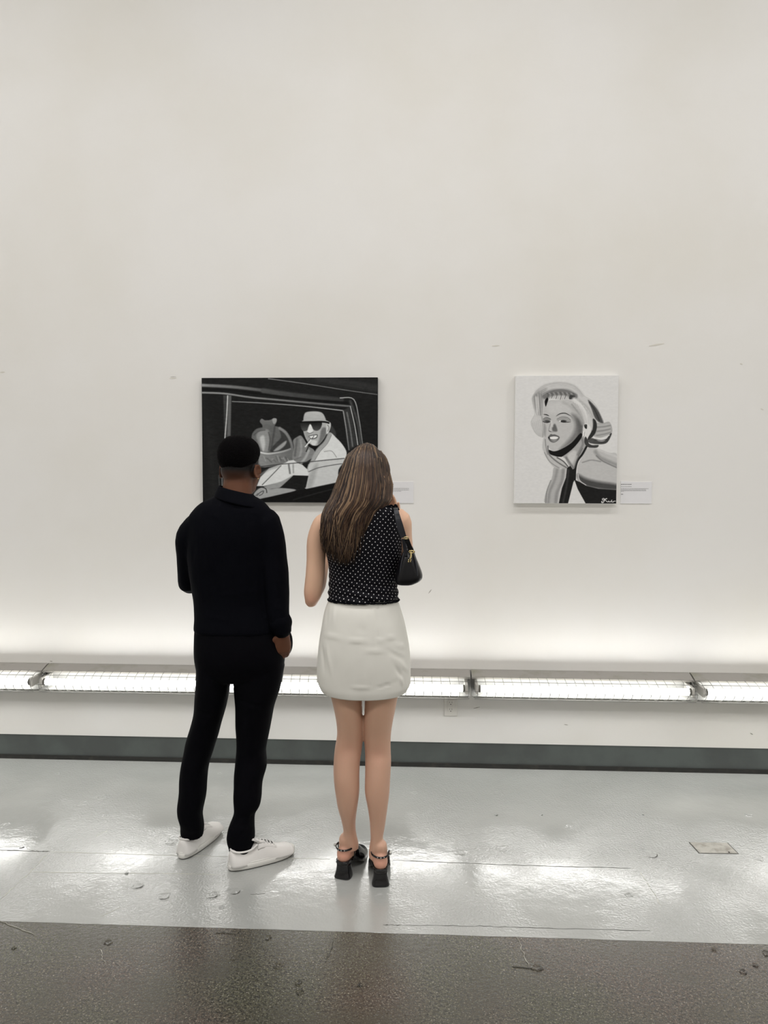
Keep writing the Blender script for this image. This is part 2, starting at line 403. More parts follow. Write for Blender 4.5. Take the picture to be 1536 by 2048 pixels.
for i, (x, y, w, d) in enumerate([(276, 1773, 22, 1), (328, 1794, 26, 1), (424, 1792, 24, 1), (468, 1784, 26, 1), (443, 1816, 12, 0), (343, 1685, 26, 0), (541, 1634, 16, 0), (447, 1589, 14, 0),
    (200, 1594, 20, 0), (165, 1607, 20, 0), (210, 1632, 14, 0), (8, 1650, 18, 0), (829, 1586, 12, 0), (994, 1588, 22, 0), (1137, 1654, 14, 0), (1008, 1698, 28, 0), (921, 1706, 26, 0),
    (1299, 1710, 32, 1), (1516, 1717, 20, 0), (1497, 1631, 12, 0), (992, 1631, 7, 1), (1082, 1631, 6, 1), (1285, 1630, 6, 1), (1258, 1791, 14, 0), (116, 1548, 9, 0), (438, 1547, 10, 0), (253, 1748, 8, 1),
    (1074, 1935, 18, 1), (1428, 1899, 8, 0), (1510, 1930, 10, 1), (1535, 1908, 16, 0), (536, 1876, 12, 0), (556, 1932, 16, 0), (600, 1984, 14, 0), (216, 1885, 14, 0), (28, 1896, 8, 0), (1486, 1943, 12, 0), (596, 1966, 12, 1), (466, 1915, 12, 0), (720, 1970, 10, 0)]): chip(x, y, w, d, i+3)
# steel cover plate set into the floor
c4 = [FL(1380, 1686), FL(1454, 1687), FL(1475, 1708), FL(1399, 1707)]
fp = MB(); n_ = [Vector((p.x, p.y, .0035)) for p in c4]; fp.add([Vector((p.x, p.y, 0)) for p in c4]+n_, [(3, 2, 1, 0), (4, 5, 6, 7)[::1], (0, 1, 5, 4), (1, 2, 6, 5), (2, 3, 7, 6), (3, 0, 4, 7)])
fp_o = thing('floor_plate', 'small worn steel cover plate set in the painted floor near the right edge', 'plate', (sum(p.x for p in c4)/4, sum(p.y for p in c4)/4, 0))
cc = sum(c4, Vector())/4
fr = MB(); fr.add([Vector((p.x+(p.x-cc.x)*.06, p.y+(p.y-cc.y)*.06, z)) for z in (0, .0024) for p in c4], [(3, 2, 1, 0), (4, 5, 6, 7), (0, 1, 5, 4), (1, 2, 6, 5), (2, 3, 7, 6), (3, 0, 4, 7)])
fr.build('frame_gap', M['crack'], fp_o); fp.build('cover', M['plate'], fp_o)
hp = FL(1458, 1706); MB().add(*ell((hp.x, hp.y, .0036), (.004, .006, .0008), n=10)).build('screw_hole', M['dark'], fp_o)

# scuffs on the wall
def scuff(px, w, mt, z=.0012, name='scuff'):
    a, b = [W(x, y, 0) for x, y in px]; t = (b-a).normalized(); s = Vector((-t.z, 0, t.x))*w/3.2
    v = [a+s*.3, a-s*.3, (a+b)/2-s, b-s*.3, b+s*.3, (a+b)/2+s]
    mk(name, [p+Vector((0, -z, 0)) for p in v]+[p+Vector((0, .001, 0)) for p in v], [(0, 1, 2, 5), (5, 2, 3, 4), (0, 6, 7, 1), (1, 7, 8, 2), (2, 8, 9, 3), (3, 9, 10, 4), (4, 10, 11, 5), (5, 11, 6, 0)], mt, wall, smooth=False)
M['scuff'] = mat('grey_scuff', rgb(150, 148, 140), .8, .2); M['spackle'] = mat('spackle_patch', rgb(214, 211, 202), .8, .1)
scuff([(857, 1187), (863, 1179)], .006, M['scuff']); scuff([(339, 757), (353, 756)], .01, M['spackle'], name='tape_scrap'); scuff([(341, 754), (352, 753.5)], .003, M['scuff'])
scuff([(1298, 692), (1328, 687)], .016, M['spackle'], name='patch'); scuff([(984, 692), (999, 691)], .012, M['spackle'], name='patch'); scuff([(1480, 727), (1485, 729)], .012, M['spackle']); scuff([(1521, 817), (1527, 820)], .01, M['spackle'])
scuff([(0, 745), (10, 744)], .014, M['spackle'], name='patch'); scuff([(100, 1322), (105, 1323)], .006, M['scuff']); scuff([(947, 1417), (960, 1414)], .005, M['scuff']); scuff([(1128, 1449), (1136, 1450)], .006, M['scuff']); scuff([(1500, 1466), (1506, 1469)], .008, M['scuff'])

# ------------------------------------------------------------------ strip lights along the wall
X0, L = -2.1575, 1.22
def extr(name, prof, x0, x1, mt, parent):
    n = len(prof); v = [(x, p[0], p[1]) for x in (x0, x1) for p in prof]
    f = [(i, (i+1) % n, n+(i+1) % n, n+i) for i in range(n)] + [tuple(range(n-1, -1, -1)), tuple(range(n, 2*n))]
    return mk(name, v, f, mt, parent, smooth=False)
fx_labels = ['lit strip light at the far left, cut off by the left edge of the picture', 'lit strip light in the gap left of the man, second from the left',
  'lit strip light running behind the man and the woman', 'lit strip light right of the woman, fourth from the left', 'lit strip light at the far right, cut off by the right edge of the picture']
wire_me = None
def fixture(i):
    global wire_me
    a = X0+L*(i-1)+.004; b = a+L-.008; c = (a+b)/2
    t = thing('strip_light', fx_labels[i], 'light fixture', (c, 0, .455), 'caged strip lights along the foot of the wall')
    extr('housing', [(0, .47), (0, .572), (-.03, .572), (-.10, .551), (-.10, .546), (-.035, .54), (-.035, .47)], a, b, M['housing'], t)
    extr('reflector', [(-.0355, .475), (-.0355, .538), (-.099, .5455), (-.099, .544), (-.041, .532), (-.041, .478), (-.122, .453), (-.122, .4505), (-.0355, .4700)], a, b, M['reflector'], t)
    extr('lip', [(-.1005, .5445), (-.1005, .5535), (-.104, .5535), (-.104, .5445)], a, b, M['lip'], t)
    yt, zt = -.15, .503
    e = 0.045
    rg = [[Vector((x, yt+.0185*math.cos(2*math.pi*j/16), zt+.0185*math.sin(2*math.pi*j/16))) for j in range(16)] for x in (a+e, b-e)]
    mk('fluorescent_tube', *loft(rg), M['tube'], t)
    for x, s in ((a+e, -1), (b-e, 1)):
        rg = [[Vector((xx, yt+.0192*math.cos(2*math.pi*j/16), zt+.0192*math.sin(2*math.pi*j/16))) for j in range(16)] for xx in (x-.012*(s < 0), x+.012*(s > 0))]
        k = mk('end_cap', *loft(rg), M['lip'], t)
        xs = (x+s*.012, x+s*.028); bx = MB().box((min(xs), -.168, .478), (max(xs), -.036, .528)); bx.build('lampholder', M['holder'], t, bevel=.003)
    n = 25
    for q in range(n):
        x = a+.02+(b-a-.04)*q/(n-1)
        if wire_me is None:
            pts = [Vector((.0, -.09, .553))]+[Vector((.006*math.sin(u*math.pi), -.105-.092*math.sin(u*math.pi)**.7, .553-.112*u)) for u in [k/12 for k in range(13)]]+[Vector((0, -.09, .442))]
            v, f = chain([(p, .0013, .0013) for p in pts], n=5, k=1, roundcap=False)
            wire_me = bpy.data.meshes.new('guard_wire'); wire_me.from_pydata([tuple(p) for p in v], [], f); wire_me.materials.append(M['wire']); wire_me.transform(Matrix.Translation((0, 0, -.455)))
        o = bpy.data.objects.new('guard_wire', wire_me); o.location = (x-c, 0, 0); link(o, t)
    for y, z in ((-.196, .50), (-.166, .545), (-.168, .452), (-.104, .441)):
        rg = [[Vector((x, y+.0017*math.cos(2*math.pi*j/6), z+.0017*math.sin(2*math.pi*j/6))) for j in range(6)] for x in (a+.01, b-.01)]
        mk('guard_rod', *loft(rg), M['wire'], t)
for i in range(5): fixture(i)

# ------------------------------------------------------------------ wall outlet
oc = W(901.5, 1412, -.004)
ot = thing('wall_outlet', 'white double power outlet on the wall below the strip light', 'outlet', (oc.x, 0, oc.z))
MB().box((oc.x-.038, -.007, oc.z-.058), (oc.x+.038, 0, oc.z+.058)).build('cover_plate', M['outlet'], ot, bevel=.003)
MB().box((oc.x-.0165, -.0095, oc.z-.031), (oc.x+.0165, -.005, oc.z+.036)).build('receptacle', M['outlet'], ot, bevel=.001)
for dz in (.018, -.022):
    for dx in (-.0065, .0065): MB().box((oc.x+dx-.0013, -.0099, oc.z+dz+.001), (oc.x+dx+.0013, -.009, oc.z+dz+.0095)).build('blade_slot', M['scuff'], ot)
    MB().add(*ell((oc.x, -.0096, oc.z+dz-.0065), (.0026, .0008, .0028), n=12)).build('ground_hole', M['dark'], ot)

# ------------------------------------------------------------------ paintings
class Canvas:
    def __init__(s, nx, ny, tx, bg):
        s.nx, s.ny = nx, ny; s.g = np.full((ny, nx), float(bg)); s.tx = tx
        s.X, s.Y = np.meshgrid(np.arange(nx)+.5, np.arange(ny)+.5)
    def pts(s, p, smooth=True, closed=True):
        p = [Vector((*s.tx(*q), 0)) for q in p]
        if smooth and len(p) > 2:
            if closed:
                q = [p[-1]]+p+[p[0], p[1]]; r = [k[0] for k in interp([[k] for k in q], 4)]; p = r[4:-5]
            else: p = crv(p, 5)
        return np.array([(k.x, k.y) for k in p])
    def win(s, P, m):
        x0 = max(int(P[:, 0].min()-m), 0); x1 = min(int(P[:, 0].max()+m)+2, s.nx); y0 = max(int(P[:, 1].min()-m), 0); y1 = min(int(P[:, 1].max()+m)+2, s.ny)
        return slice(y0, max(y1, y0)), slice(x0, max(x1, x0))
    def dist(s, P, w, closed):
        X = s.X[w]; Y = s.Y[w]; best = np.full(X.shape, 1e9); par = np.zeros(X.shape); n = len(P)
        for i in range(n if closed else n-1):
            a = P[i]; b = P[(i+1) % n]; ab = b-a; l = max(ab@ab, 1e-9)
            t = np.clip(((X-a[0])*ab[0]+(Y-a[1])*ab[1])/l, 0, 1)
            d = np.hypot(X-a[0]-t*ab[0], Y-a[1]-t*ab[1]); k = d < best; best = np.where(k, d, best); par = np.where(k, (i+t)/max(n-1, 1), par)
        return best, par
    def poly(s, p, v, soft=.8, smooth=True, a=1.0, v2=None, d=(0, 1)):
        P = s.pts(p, smooth); w = s.win(P, soft*2+1); X = s.X[w]; Y = s.Y[w]
        if X.size == 0: return
        ins = np.zeros(X.shape, bool); n = len(P)
        for i in range(n):
            x0, y0 = P[i]; x1, y1 = P[(i+1) % n]
            if y0 == y1: continue
            ins ^= ((y0 > Y) != (y1 > Y)) & (X < (x1-x0)*(Y-y0)/(y1-y0)+x0)
        dd, _ = s.dist(P, w, True); sd = np.where(ins, dd, -dd); al = np.clip(sd/(2*soft)+.5, 0, 1)*a
        val = v
        if v2 is not None:
            pr = X*d[0]+Y*d[1]; lo = (P@np.array(d)).min(); hi = (P@np.array(d)).max(); val = v+(v2-v)*(pr-lo)/(hi-lo)
        s.g[w] = s.g[w]*(1-al)+val*al
    def line(s, p, v, wd, v2=None, soft=.7, a=1.0, taper=False):
        P = s.pts(p, True, False); k = s.tx.k; hw = wd*k/2; w = s.win(P, hw+soft*2+1)
        if s.X[w].size == 0: return
        dd, t = s.dist(P, w, False); h = hw*(np.sin(np.pi*np.clip(t, .06, .94))**.6 if taper else 1)
        al = np.clip((h-dd)/(2*soft)+.5, 0, 1)*a; val = v if v2 is None else v+(v2-v)*t
        s.g[w] = s.g[w]*(1-al)+val*al
    def strokes(s, amp, sx, sy, seed):
        rs = np.random.RandomState(seed); a = rs.rand(s.ny//sy+2, s.nx//sx+2)
        ys = np.linspace(0, a.shape[0]-1.01, s.ny); xs = np.linspace(0, a.shape[1]-1.01, s.nx); yi = ys.astype(int); xi = xs.astype(int); fy = (ys-yi)[:, None]; fx_ = (xs-xi)[None]
        n = a[yi][:, xi]*(1-fy)*(1-fx_)+a[yi+1][:, xi]*fy*(1-fx_)+a[yi][:, xi+1]*(1-fy)*fx_+a[yi+1][:, xi+1]*fy*fx_
        s.g += (n-.5)*amp
def picture(t, cv, x0, x1, z0, z1, yf, tint, tilt=0.0):
    nx, ny = cv.nx, cv.ny; gx = np.linspace(x0+.0015, x1-.0015, nx+1); gz = np.linspace(z1-.0015, z0+.0015, ny+1)
    Xg, Zg = np.meshgrid(gx, gz); co = np.stack([Xg, np.full_like(Xg, yf), Zg], -1).reshape(-1, 3)
    pad = np.pad(cv.g, 1, mode='edge'); g = (pad[:-1, :-1]+pad[1:, :-1]+pad[:-1, 1:]+pad[1:, 1:])/4
    c = np.clip(g, 0, 255)/255; c = np.where(c <= .04045, c/12.92, ((c+.055)/1.055)**2.4).ravel()
    idx = (np.arange(ny)[:, None]*(nx+1)+np.arange(nx)[None]).ravel()
    f = np.stack([idx, idx+nx+1, idx+nx+2, idx+1], 1)
    me = bpy.data.meshes.new('painted_face'); me.vertices.add(len(co)); me.vertices.foreach_set('co', (co-np.array(world_loc(t))).ravel())
    me.loops.add(f.size); me.loops.foreach_set('vertex_index', f.ravel()); me.polygons.add(len(f)); me.polygons.foreach_set('loop_start', np.arange(0, f.size, 4))
    me.update(calc_edges=True); me.validate()
    at = me.color_attributes.new('paint', 'FLOAT_COLOR', 'POINT'); col = np.ones((len(co), 4)); col[:, 0] = c*tint[0]; col[:, 1] = c*tint[1]; col[:, 2] = c*tint[2]; at.data.foreach_set('color', col.ravel())
    me.materials.append(M['paint1']); o = bpy.data.objects.new('painted_face', me); link(o, t); return o

# left canvas
ax0, ax1, az0, az1 = -1.2352, -.2439, 1.5165-.703+.0, 1.5165
az0, az1 = 1.5165, 2.2142
class T1:
    k = 1.0
    def __call__(s, X, Y): return ((X-58)/1421*540, (Y-62)/1003*380)
t1 = T1(); T1.k = 540/1421
cv = Canvas(540, 380, t1, 26)
P, Ln = cv.poly, cv.line
P([(1478,60),(1478,200),(1250,165),(1000,125),(800,95),(600,66)], 34, 3, False)
Ln([(1000,75),(1200,95),(1478,140)], 58, 34, soft=5, a=.6); Ln([(1100,100),(1478,165)], 60, 16, soft=4, a=.5)
P([(52,62),(600,66),(900,120),(1478,200),(1478,240),(1180,215),(700,180),(52,125)], 30, 4, False, a=.7)
Ln([(600,68),(800,95),(1000,125),(1250,165),(1478,197)], 150, 6, 120)
Ln([(52,118),(300,132),(560,162),(700,190)], 150, 24, 70, soft=2); Ln([(560,165),(760,195),(1000,222),(1190,240)], 84, 40, 56, soft=3)
Ln([(52,150),(300,160),(600,200),(900,235),(1240,265)], 14, 16, soft=2)
Ln([(52,178),(240,186),(450,216),(700,240),(1000,268),(1262,290)], 160, 14, 110, soft=1.2)
Ln([(305,250),(600,266),(900,290),(1205,325)], 130, 8, 185)
P([(1200,325),(1262,292),(1322,600),(1250,645),(1230,560)], 52, 2, False)
Ln([(1180,224),(1290,236),(1332,400),(1350,520),(1362,605)], 190, 8, 120); Ln([(1262,250),(1320,420),(1345,600)], 90, 18, soft=3, a=.7)
Ln([(1262,292),(1292,420),(1310,520),(1322,600)], 200, 7); Ln([(1205,330),(1225,450),(1240,560),(1250,640)], 170, 8, 120); Ln([(1235,340),(1262,480),(1280,610)], 130, 9, soft=2)
P([(232,200),(298,200),(290,530),(238,545)], 62, 1.5, False); P([(272,202),(298,202),(288,530),(262,530)], 100, 2, False); Ln([(268,205),(260,350),(243,545)], 215, 9, 200)
Ln([(216,860),(216,945)], 160, 5); Ln([(190,850),(195,950)], 70, 10)
Ln([(70,250),(120,600),(150,1040)], 38, 60, soft=14, a=.6)
# seated figure
P([(545,388),(528,412),(548,440),(555,470),(600,478),(645,452),(668,400),(640,384),(600,398),(570,402)], 128, 1.2, v2=95)
P([(540,382),(640,380),(600,402)], 22, 1); P([(630,392),(664,388),(660,420),(640,430)], 165, 1)
P([(462,525),(495,475),(555,458),(640,448),(705,468),(765,535),(795,620),(795,700),(780,735),(700,760),(535,782),(500,700),(470,600)], 105, 1.5)
P([(500,520),(545,482),(605,490),(600,640),(560,658),(525,610)], 150, 3); P([(528,545),(560,525),(572,600),(555,652),(538,600)], 200, 3)
Ln([(480,520),(520,490),(570,480)], 80, 6, soft=2); Ln([(600,500),(612,560),(600,640)], 80, 8, soft=2); Ln([(650,460),(640,520),(620,640)], 75, 12, soft=3)
P([(690,478),(750,530),(782,600),(762,635),(700,655),(612,657),(645,600),(700,540)], 62, 2); P([(640,647),(738,568),(735,600),(685,642)], 165, 2)
Ln([(690,466),(740,502),(778,570),(792,640),(775,720)], 145, 22, 110, soft=2)
P([(535,668),(640,675),(760,642),(795,660),(782,722),(700,757),(535,772)], 145, 2, v2=110, d=(1, 0)); Ln([(535,662),(600,672),(700,657),(775,634)], 232, 13, 150, soft=1)
for k in range(14): Ln([(560+k*16, 700+random.uniform(-10, 30)), (575+k*16, 720+random.uniform(-10, 25))], random.choice((80, 95, 175)), 6, soft=1.5, a=.7)
# driver
P([(1085,440),(1120,455),(1145,500),(1142,535),(1110,515)], 60, 2)
P([(883,405),(888,362),(905,338),(960,330),(1020,336),(1050,362),(1064,418),(1000,424),(900,416)], 200, 1.5, v2=180)
P([(878,440),(885,402),(1060,402),(1085,430),(1085,480),(1062,525),(1040,562),(1000,602),(965,606),(920,580),(893,530),(880,480)], 186, 1.2)
P([(1030,470),(1068,465),(1060,530),(1020,585),(1000,590),(1015,540)], 120, 3); P([(1070,420),(1100,420),(1104,450),(1086,502),(1068,508)], 212, 1); Ln([(1078,440),(1090,460),(1080,490)], 130, 6)
P([(945,568),(990,568),(978,602),(950,600)], 222, 2); P([(900,500),(930,510),(925,560),(905,540)], 160, 3)
P([(863,420),(938,416),(934,455),(915,482),(885,490),(866,470)], 22, 1, v2=85); P([(945,416),(1028,416),(1024,462),(1000,485),(970,482),(950,455)], 18, 1, v2=80)
Ln([(860,418),(1030,414),(1088,424)], 8, 13); P([(930,440),(945,440),(962,492),(935,506),(914,496)], 236, 1.2); Ln([(915,500),(935,508),(962,496)], 110, 5)
P([(925,532),(960,520),(997,518),(988,545),(950,553)], 60, 1); P([(930,534),(960,525),(992,523),(982,541),(950,547)], 250, .8)
P([(900,555),(925,590),(965,608),(1012,600),(1060,540),(1095,503),(1102,522),(1040,592),(980,652),(940,642),(905,592)], 12, 1)
P([(798,565),(830,537),(862,525),(890,560),(922,610),(967,640),(976,682),(930,722),(870,747),(800,737),(793,680),(805,620)], 135, 1.2)
Ln([(925,645),(900,700),(865,745)], 180, 18, soft=2.5); Ln([(830,555),(822,620),(812,690)], 98, 12, soft=3); Ln([(860,560),(865,640),(850,700)], 165, 14, soft=3); Ln([(905,655),(922,615)], 26, 7); Ln([(800,725),(860,700)], 110, 8, soft=2)
Ln([(948,555),(898,614)], 232, 12); Ln([(942,548),(895,606)], 40, 3); Ln([(968,528),(948,556)], 60, 5)
P([(1095,503),(1150,545),(1200,600),(1232,662),(1215,722),(1165,800),(1148,902),(1000,947),(893,950),(915,830),(940,760),(990,660),(1060,590)], 228, 1.2)
Ln([(1095,515),(1060,582),(1000,645),(960,722),(925,800)], 172, 32, soft=2); Ln([(1110,520),(1075,590),(1020,650),(975,722)], 120, 4); Ln([(1050,655),(1110,650),(1150,700)], 150, 5)
P([(945,742),(1212,710),(1165,800),(1148,900),(1000,945),(895,950),(920,830)], 208, 2); P([(930,850),(960,780),(1000,760),(950,940),(905,945)], 160, 5, a=.6)
P([(500,935),(530,862),(600,792),(735,745),(762,728),(800,722),(832,745),(872,760),(915,800),(922,852),(800,847),(760,882),(690,942),(640,917),(560,935)], 226, 1.2, False)
Ln([(700,768),(610,860),(545,925)], 74, 6); Ln([(762,760),(772,830)], 110, 12, soft=2); Ln([(798,760),(800,825)], 150, 9, soft=2); Ln([(520,850),(600,800),(690,772)], 160, 14, soft=3, a=.7)
P([(560,940),(700,897),(792,850),(752,892),(690,947),(600,962),(520,1005)], 158, 1.5)
P([(690,947),(760,886),(800,848),(922,850),(900,947),(820,962)], 26, 1, False)
P([(490,1042),(478,992),(530,945),(600,960),(700,950),(822,966),(700,1002),(560,1037)], 168, 1.2)
Ln([(465,1008),(500,965),(540,945),(575,958),(582,988)], 50, 7); Ln([(500,1015),(530,985),(556,975),(545,1000),(520,1012)], 74, 6); Ln([(480,1020),(510,995)], 90, 5)
Ln([(530,777),(700,757),(900,740),(1212,709)], 60, 6); Ln([(925,817),(1000,786),(1100,766),(1192,752)], 84, 6)
P([(480,1050),(820,975),(1145,905),(1478,860),(1478,1066),(470,1066)], 14, 1.2, False); Ln([(800,1045),(1100,962),(1300,920)], 44, 7, soft=2)
cv.strokes(9, 9, 3, 1); cv.strokes(6, 3, 2, 2)
pa = thing('canvas_painting', 'black and white painting of a laughing man in sunglasses at a car window', 'painting', (ax0, 0, az0))
MB().box((ax0, -.032, az0), (ax1, -.003, az1)).build('canvas', M['cloth_dark'], pa, bevel=.0015)
picture(pa, cv, ax0, ax1, az0, az1, -.0325, (.97, 1, 1))

# right canvas
class T2:
    k = 430/990
    def __call__(s, X, Y):
        yt = 112-12*(X-95)/990; v = (Y-yt)/(1330-yt); xl = 98-13*v
        return ((X-xl)/988*430, v*548)
cv = Canvas(430, 548, T2(), 224); P, Ln = cv.poly, cv.line
P([(262,310),(300,250),(370,200),(450,178),(540,172),(640,190),(702,232),(752,292),(832,342),(892,422),(940,545),(900,620),(830,700),(780,780),(740,690),(640,400),(500,330),(390,360),(362,560),(362,690),(300,668),(258,600),(248,545),(285,465),(268,390)], 208, 2)
P([(262,310),(320,245),(400,225),(372,300),(362,420),(352,500),(305,500),(285,445),(268,380)], 150, 5, v2=190, d=(.7, .7)); Ln([(300,320),(310,400),(300,470)], 215, 24, soft=5); Ln([(340,280),(335,380),(342,480)], 130, 10, soft=4)
P([(252,540),(290,485),(345,505),(364,600),(358,690),(300,660),(258,600)], 206, 3); Ln([(352,500),(364,600),(362,690)], 150, 10, soft=3)
Ln([(300,260),(400,200),(540,182),(660,210),(740,290)], 190, 30, soft=6, a=.7)
P([(372,420),(385,375),(420,342),(520,338),(640,345),(702,440),(732,540),(732,640),(682,712),(602,772),(522,815),(470,827),(430,806),(405,762),(375,692),(360,620),(361,520)], 196, 1.5)
P([(402,390),(520,360),(610,380),(620,440),(450,470)], 206, 8, a=.8)
P([(640,470),(722,515),(744,620),(702,702),(622,765),(520,818),(590,740),(650,660),(672,570)], 128, 9); P([(690,520),(742,560),(744,650),(700,700),(700,620)], 96, 6, a=.8)
P([(372,560),(392,600),(385,690),(366,640)], 160, 4)
Ln([(385,300),(440,272),(520,262),(600,268),(662,302)], 122, 66, soft=4)
for k in range(13): x = 400+k*21; Ln([(x, 262+abs(k-6)*2), (x+12, 290), (x+2, 332-abs(k-6)*3)], 175 if k % 2 else 88, 7, soft=1.5, a=.8)
P([(625,290),(672,300),(650,325),(615,328)], 62, 2); P([(378,350),(402,316),(413,332),(404,362),(388,402)], 18, 1)
Ln([(368,476),(396,480),(420,491)], 24, 9, taper=True); Ln([(490,492),(528,469),(580,465),(632,492)], 24, 8, taper=True); Ln([(630,492),(650,512)], 150, 6, soft=2)
P([(360,532),(396,505),(436,520),(432,550),(380,553)], 140, 2); Ln([(364,520),(396,503),(436,520)], 80, 4); P([(378,538),(402,532),(430,540),(405,552)], 70, 1.2); Ln([(362,546),(400,555),(434,546)], 22, 6)
P([(493,530),(545,500),(600,505),(632,545),(560,552)], 165, 2.5); Ln([(497,520),(545,498),(600,506),(628,530)], 105, 4); P([(530,540),(556,528),(592,538),(562,550)], 60, 1.2); Ln([(515,540),(560,550),(628,548)], 22, 6, taper=True); P([(512,540),(532,532),(532,546)], 232, 1)
P([(452,595),(478,566),(502,625),(490,640),(455,632)], 106, 3); Ln([(436,560),(420,612),(422,636),(450,642),(492,640)], 138, 5, soft=1.5); Ln([(420,634),(440,642)], 70, 5); Ln([(440,540),(452,590)], 214, 14, soft=4)
P([(411,697),(436,665),(455,668),(480,668),(522,690),(512,720),(472,745),(432,735)], 104, 1.2); P([(424,697),(470,686),(510,695),(492,712),(445,714)], 240, 1); P([(440,722),(500,718),(472,738)], 150, 2); P([(411,697),(426,690),(428,715)], 36, 1)
P([(752,580),(785,560),(798,612),(772,682),(748,692)], 226, 1.2); P([(760,572),(786,572),(784,612),(764,600)], 40, 1.2); Ln([(757,640),(744,735)], 244, 11); Ln([(764,640),(752,735)], 100, 3)
Ln([(560,360),(680,440),(742,560)], 175, 22, soft=6, a=.7); Ln([(660,330),(760,420),(812,560),(800,660),(775,720)], 226, 34, soft=5); Ln([(700,330),(800,420),(850,530)], 180, 16, soft=5); Ln([(640,380),(720,480),(750,560)], 150, 10, soft=4)
P([(560,872),(660,792),(738,690),(762,700),(788,792),(705,902),(672,1002),(620,972),(580,902)], 172, 2); P([(600,870),(660,820),(690,850),(650,950),(620,940)], 205, 5); Ln([(735,700),(748,760),(700,860)], 130, 18, soft=4); Ln([(588,890),(630,950),(665,1000)], 120, 16, soft=4)
P([(418,815),(470,829),(540,808),(640,745),(722,655),(738,690),(662,792),(562,872),(522,882),(450,872),(418,842)], 20, 1.2)
P([(795,335),(850,382),(902,452),(946,552),(905,548),(862,505),(830,422)], 84, 2.5); Ln([(810,360),(860,430),(905,530)], 50, 10, soft=3)
P([(868,562),(940,556),(1000,543),(1028,602),(1022,652),(962,682),(870,702),(848,640)], 176, 1.5)
for k in range(6): Ln([(880, 575+k*20), (950, 572+k*18), (1012, 560+k*17)], 120 if k % 2 else 205, 6, soft=1.5, a=.8)
P([(842,515),(872,535),(882,590),(868,650),(838,690),(800,722),(796,700),(828,640),(842,585)], 48, 1.2)
P([(800,722),(838,700),(900,728),(960,722),(1012,655),(1024,662),(988,735),(942,757),(870,757),(815,748)], 84, 1.2, v2=60, d=(1, 0)); Ln([(852,690),(930,700),(1000,672)], 226, 9, soft=1.2); Ln([(862,712),(930,722),(985,705)], 50, 6)
P([(772,685),(800,728),(806,752),(842,768),(898,766),(886,790),(830,794),(785,780),(762,738)], 64, 1.2); Ln([(820,752),(870,762)], 200, 6)
for k in range(9): Ln([(700+k*12, 330+k*14), (770+k*9, 430+k*12), (800+k*5, 560+k*8)], 150 if k % 2 else 226, 4, soft=1.2, a=.6)
for k in range(7): Ln([(640+k*10, 350+k*6), (700+k*8, 440+k*8), (742+k*5, 545+k*6)], 140 if k % 2 else 214, 4, soft=1.2, a=.55)
for k in range(8): Ln([(268+k*11, 320-k*9), (275+k*11, 400-k*5), (292+k*9, 480)], 132 if k % 2 else 218, 5, soft=1.5, a=.55)
for k in range(5): Ln([(262+k*17, 560-k*8), (280+k*16, 630-k*4), (325+k*8, 682)], 176, 5, soft=1.5, a=.6)
for k in range(7): Ln([(330+k*4, 250+k*7), (440+k*2, 200+k*7), (560, 188+k*7), (670+k*3, 225+k*8)], 172 if k % 2 else 224, 4, soft=1.5, a=.55)
Ln([(262,310),(300,250),(370,200),(450,178),(540,172),(640,190),(702,232),(752,292),(832,342),(892,422),(942,548)], 178, 4, a=.7)
Ln([(262,310),(268,390),(285,465),(248,545),(258,600),(300,668),(360,695)], 176, 4, a=.7)
P([(368,702),(396,700),(406,762),(424,850),(500,882),(562,922),(604,972),(592,1005),(530,995),(470,984),(410,912),(374,842),(356,790)], 196, 1.5)
P([(470,984),(540,1002),(598,988),(582,1100),(542,1202),(522,1332),(386,1332),(388,1242),(430,1142),(456,1060)], 182, 1.5)
Ln([(384,715),(392,790),(408,860)], 118, 6, soft=1.5); Ln([(410,780),(424,860),(500,930),(590,985)], 112, 12, soft=2); Ln([(500,890),(560,925),(605,975)], 84, 10, soft=1.5); Ln([(378,842),(430,930),(520,990)], 142, 8, soft=2)
Ln([(500,1010),(480,1100),(430,1220),(415,1330)], 150, 22, soft=5); Ln([(560,1010),(545,1120),(500,1230),(488,1330)], 150, 30, soft=5); Ln([(440,1110),(400,1220),(392,1330)], 120, 7, soft=2); Ln([(585,1000),(575,1100),(530,1210),(512,1330)], 206, 9, soft=2)
P([(597,988),(628,968),(652,1002),(672,992),(668,1100),(640,1210),(610,1334),(518,1334),(548,1184),(586,1082)], 30, 1.2, False); Ln([(610,1010),(595,1150),(560,1320)], 62, 14, soft=4)
P([(660,1118),(782,1334),(607,1334)], 224, 1, False)
P([(785,802),(880,798),(1000,840),(1085,872),(1085,1195),(900,1182),(780,1152),(722,1100),(697,1040),(702,960),(742,880)], 196, 1.5)
Ln([(868,830),(922,890),(1080,960)], 158, 34, soft=5); Ln([(880,870),(940,920),(1080,985)], 118, 9, soft=2.5); Ln([(745,935),(830,912),(920,925)], 138, 9, soft=2.5); Ln([(900,812),(1080,880)], 212, 14, soft=4)
P([(700,1050),(780,1088),(900,1118),(1085,1148),(1085,1200),(900,1188),(770,1158),(712,1105)], 76, 8); Ln([(704,1050),(720,1110),(780,1152)], 215, 7)
Ln([(782,785),(742,858),(697,920),(677,1000),(672,1100)], 30, 20, soft=1.2); Ln([(745,800),(700,890),(668,980)], 110, 9, soft=2)
P([(668,1100),(722,1125),(782,1160),(900,1188),(1085,1200),(1085,1334),(780,1334),(700,1190)], 30, 1.2, False)
def S(p, w=7): Ln([(1190/1 and 0) or ((x/30.72+1190-1010)*4.8, (y/30.72+980-730)*4.8) for x, y in p], 225, w, soft=.5)
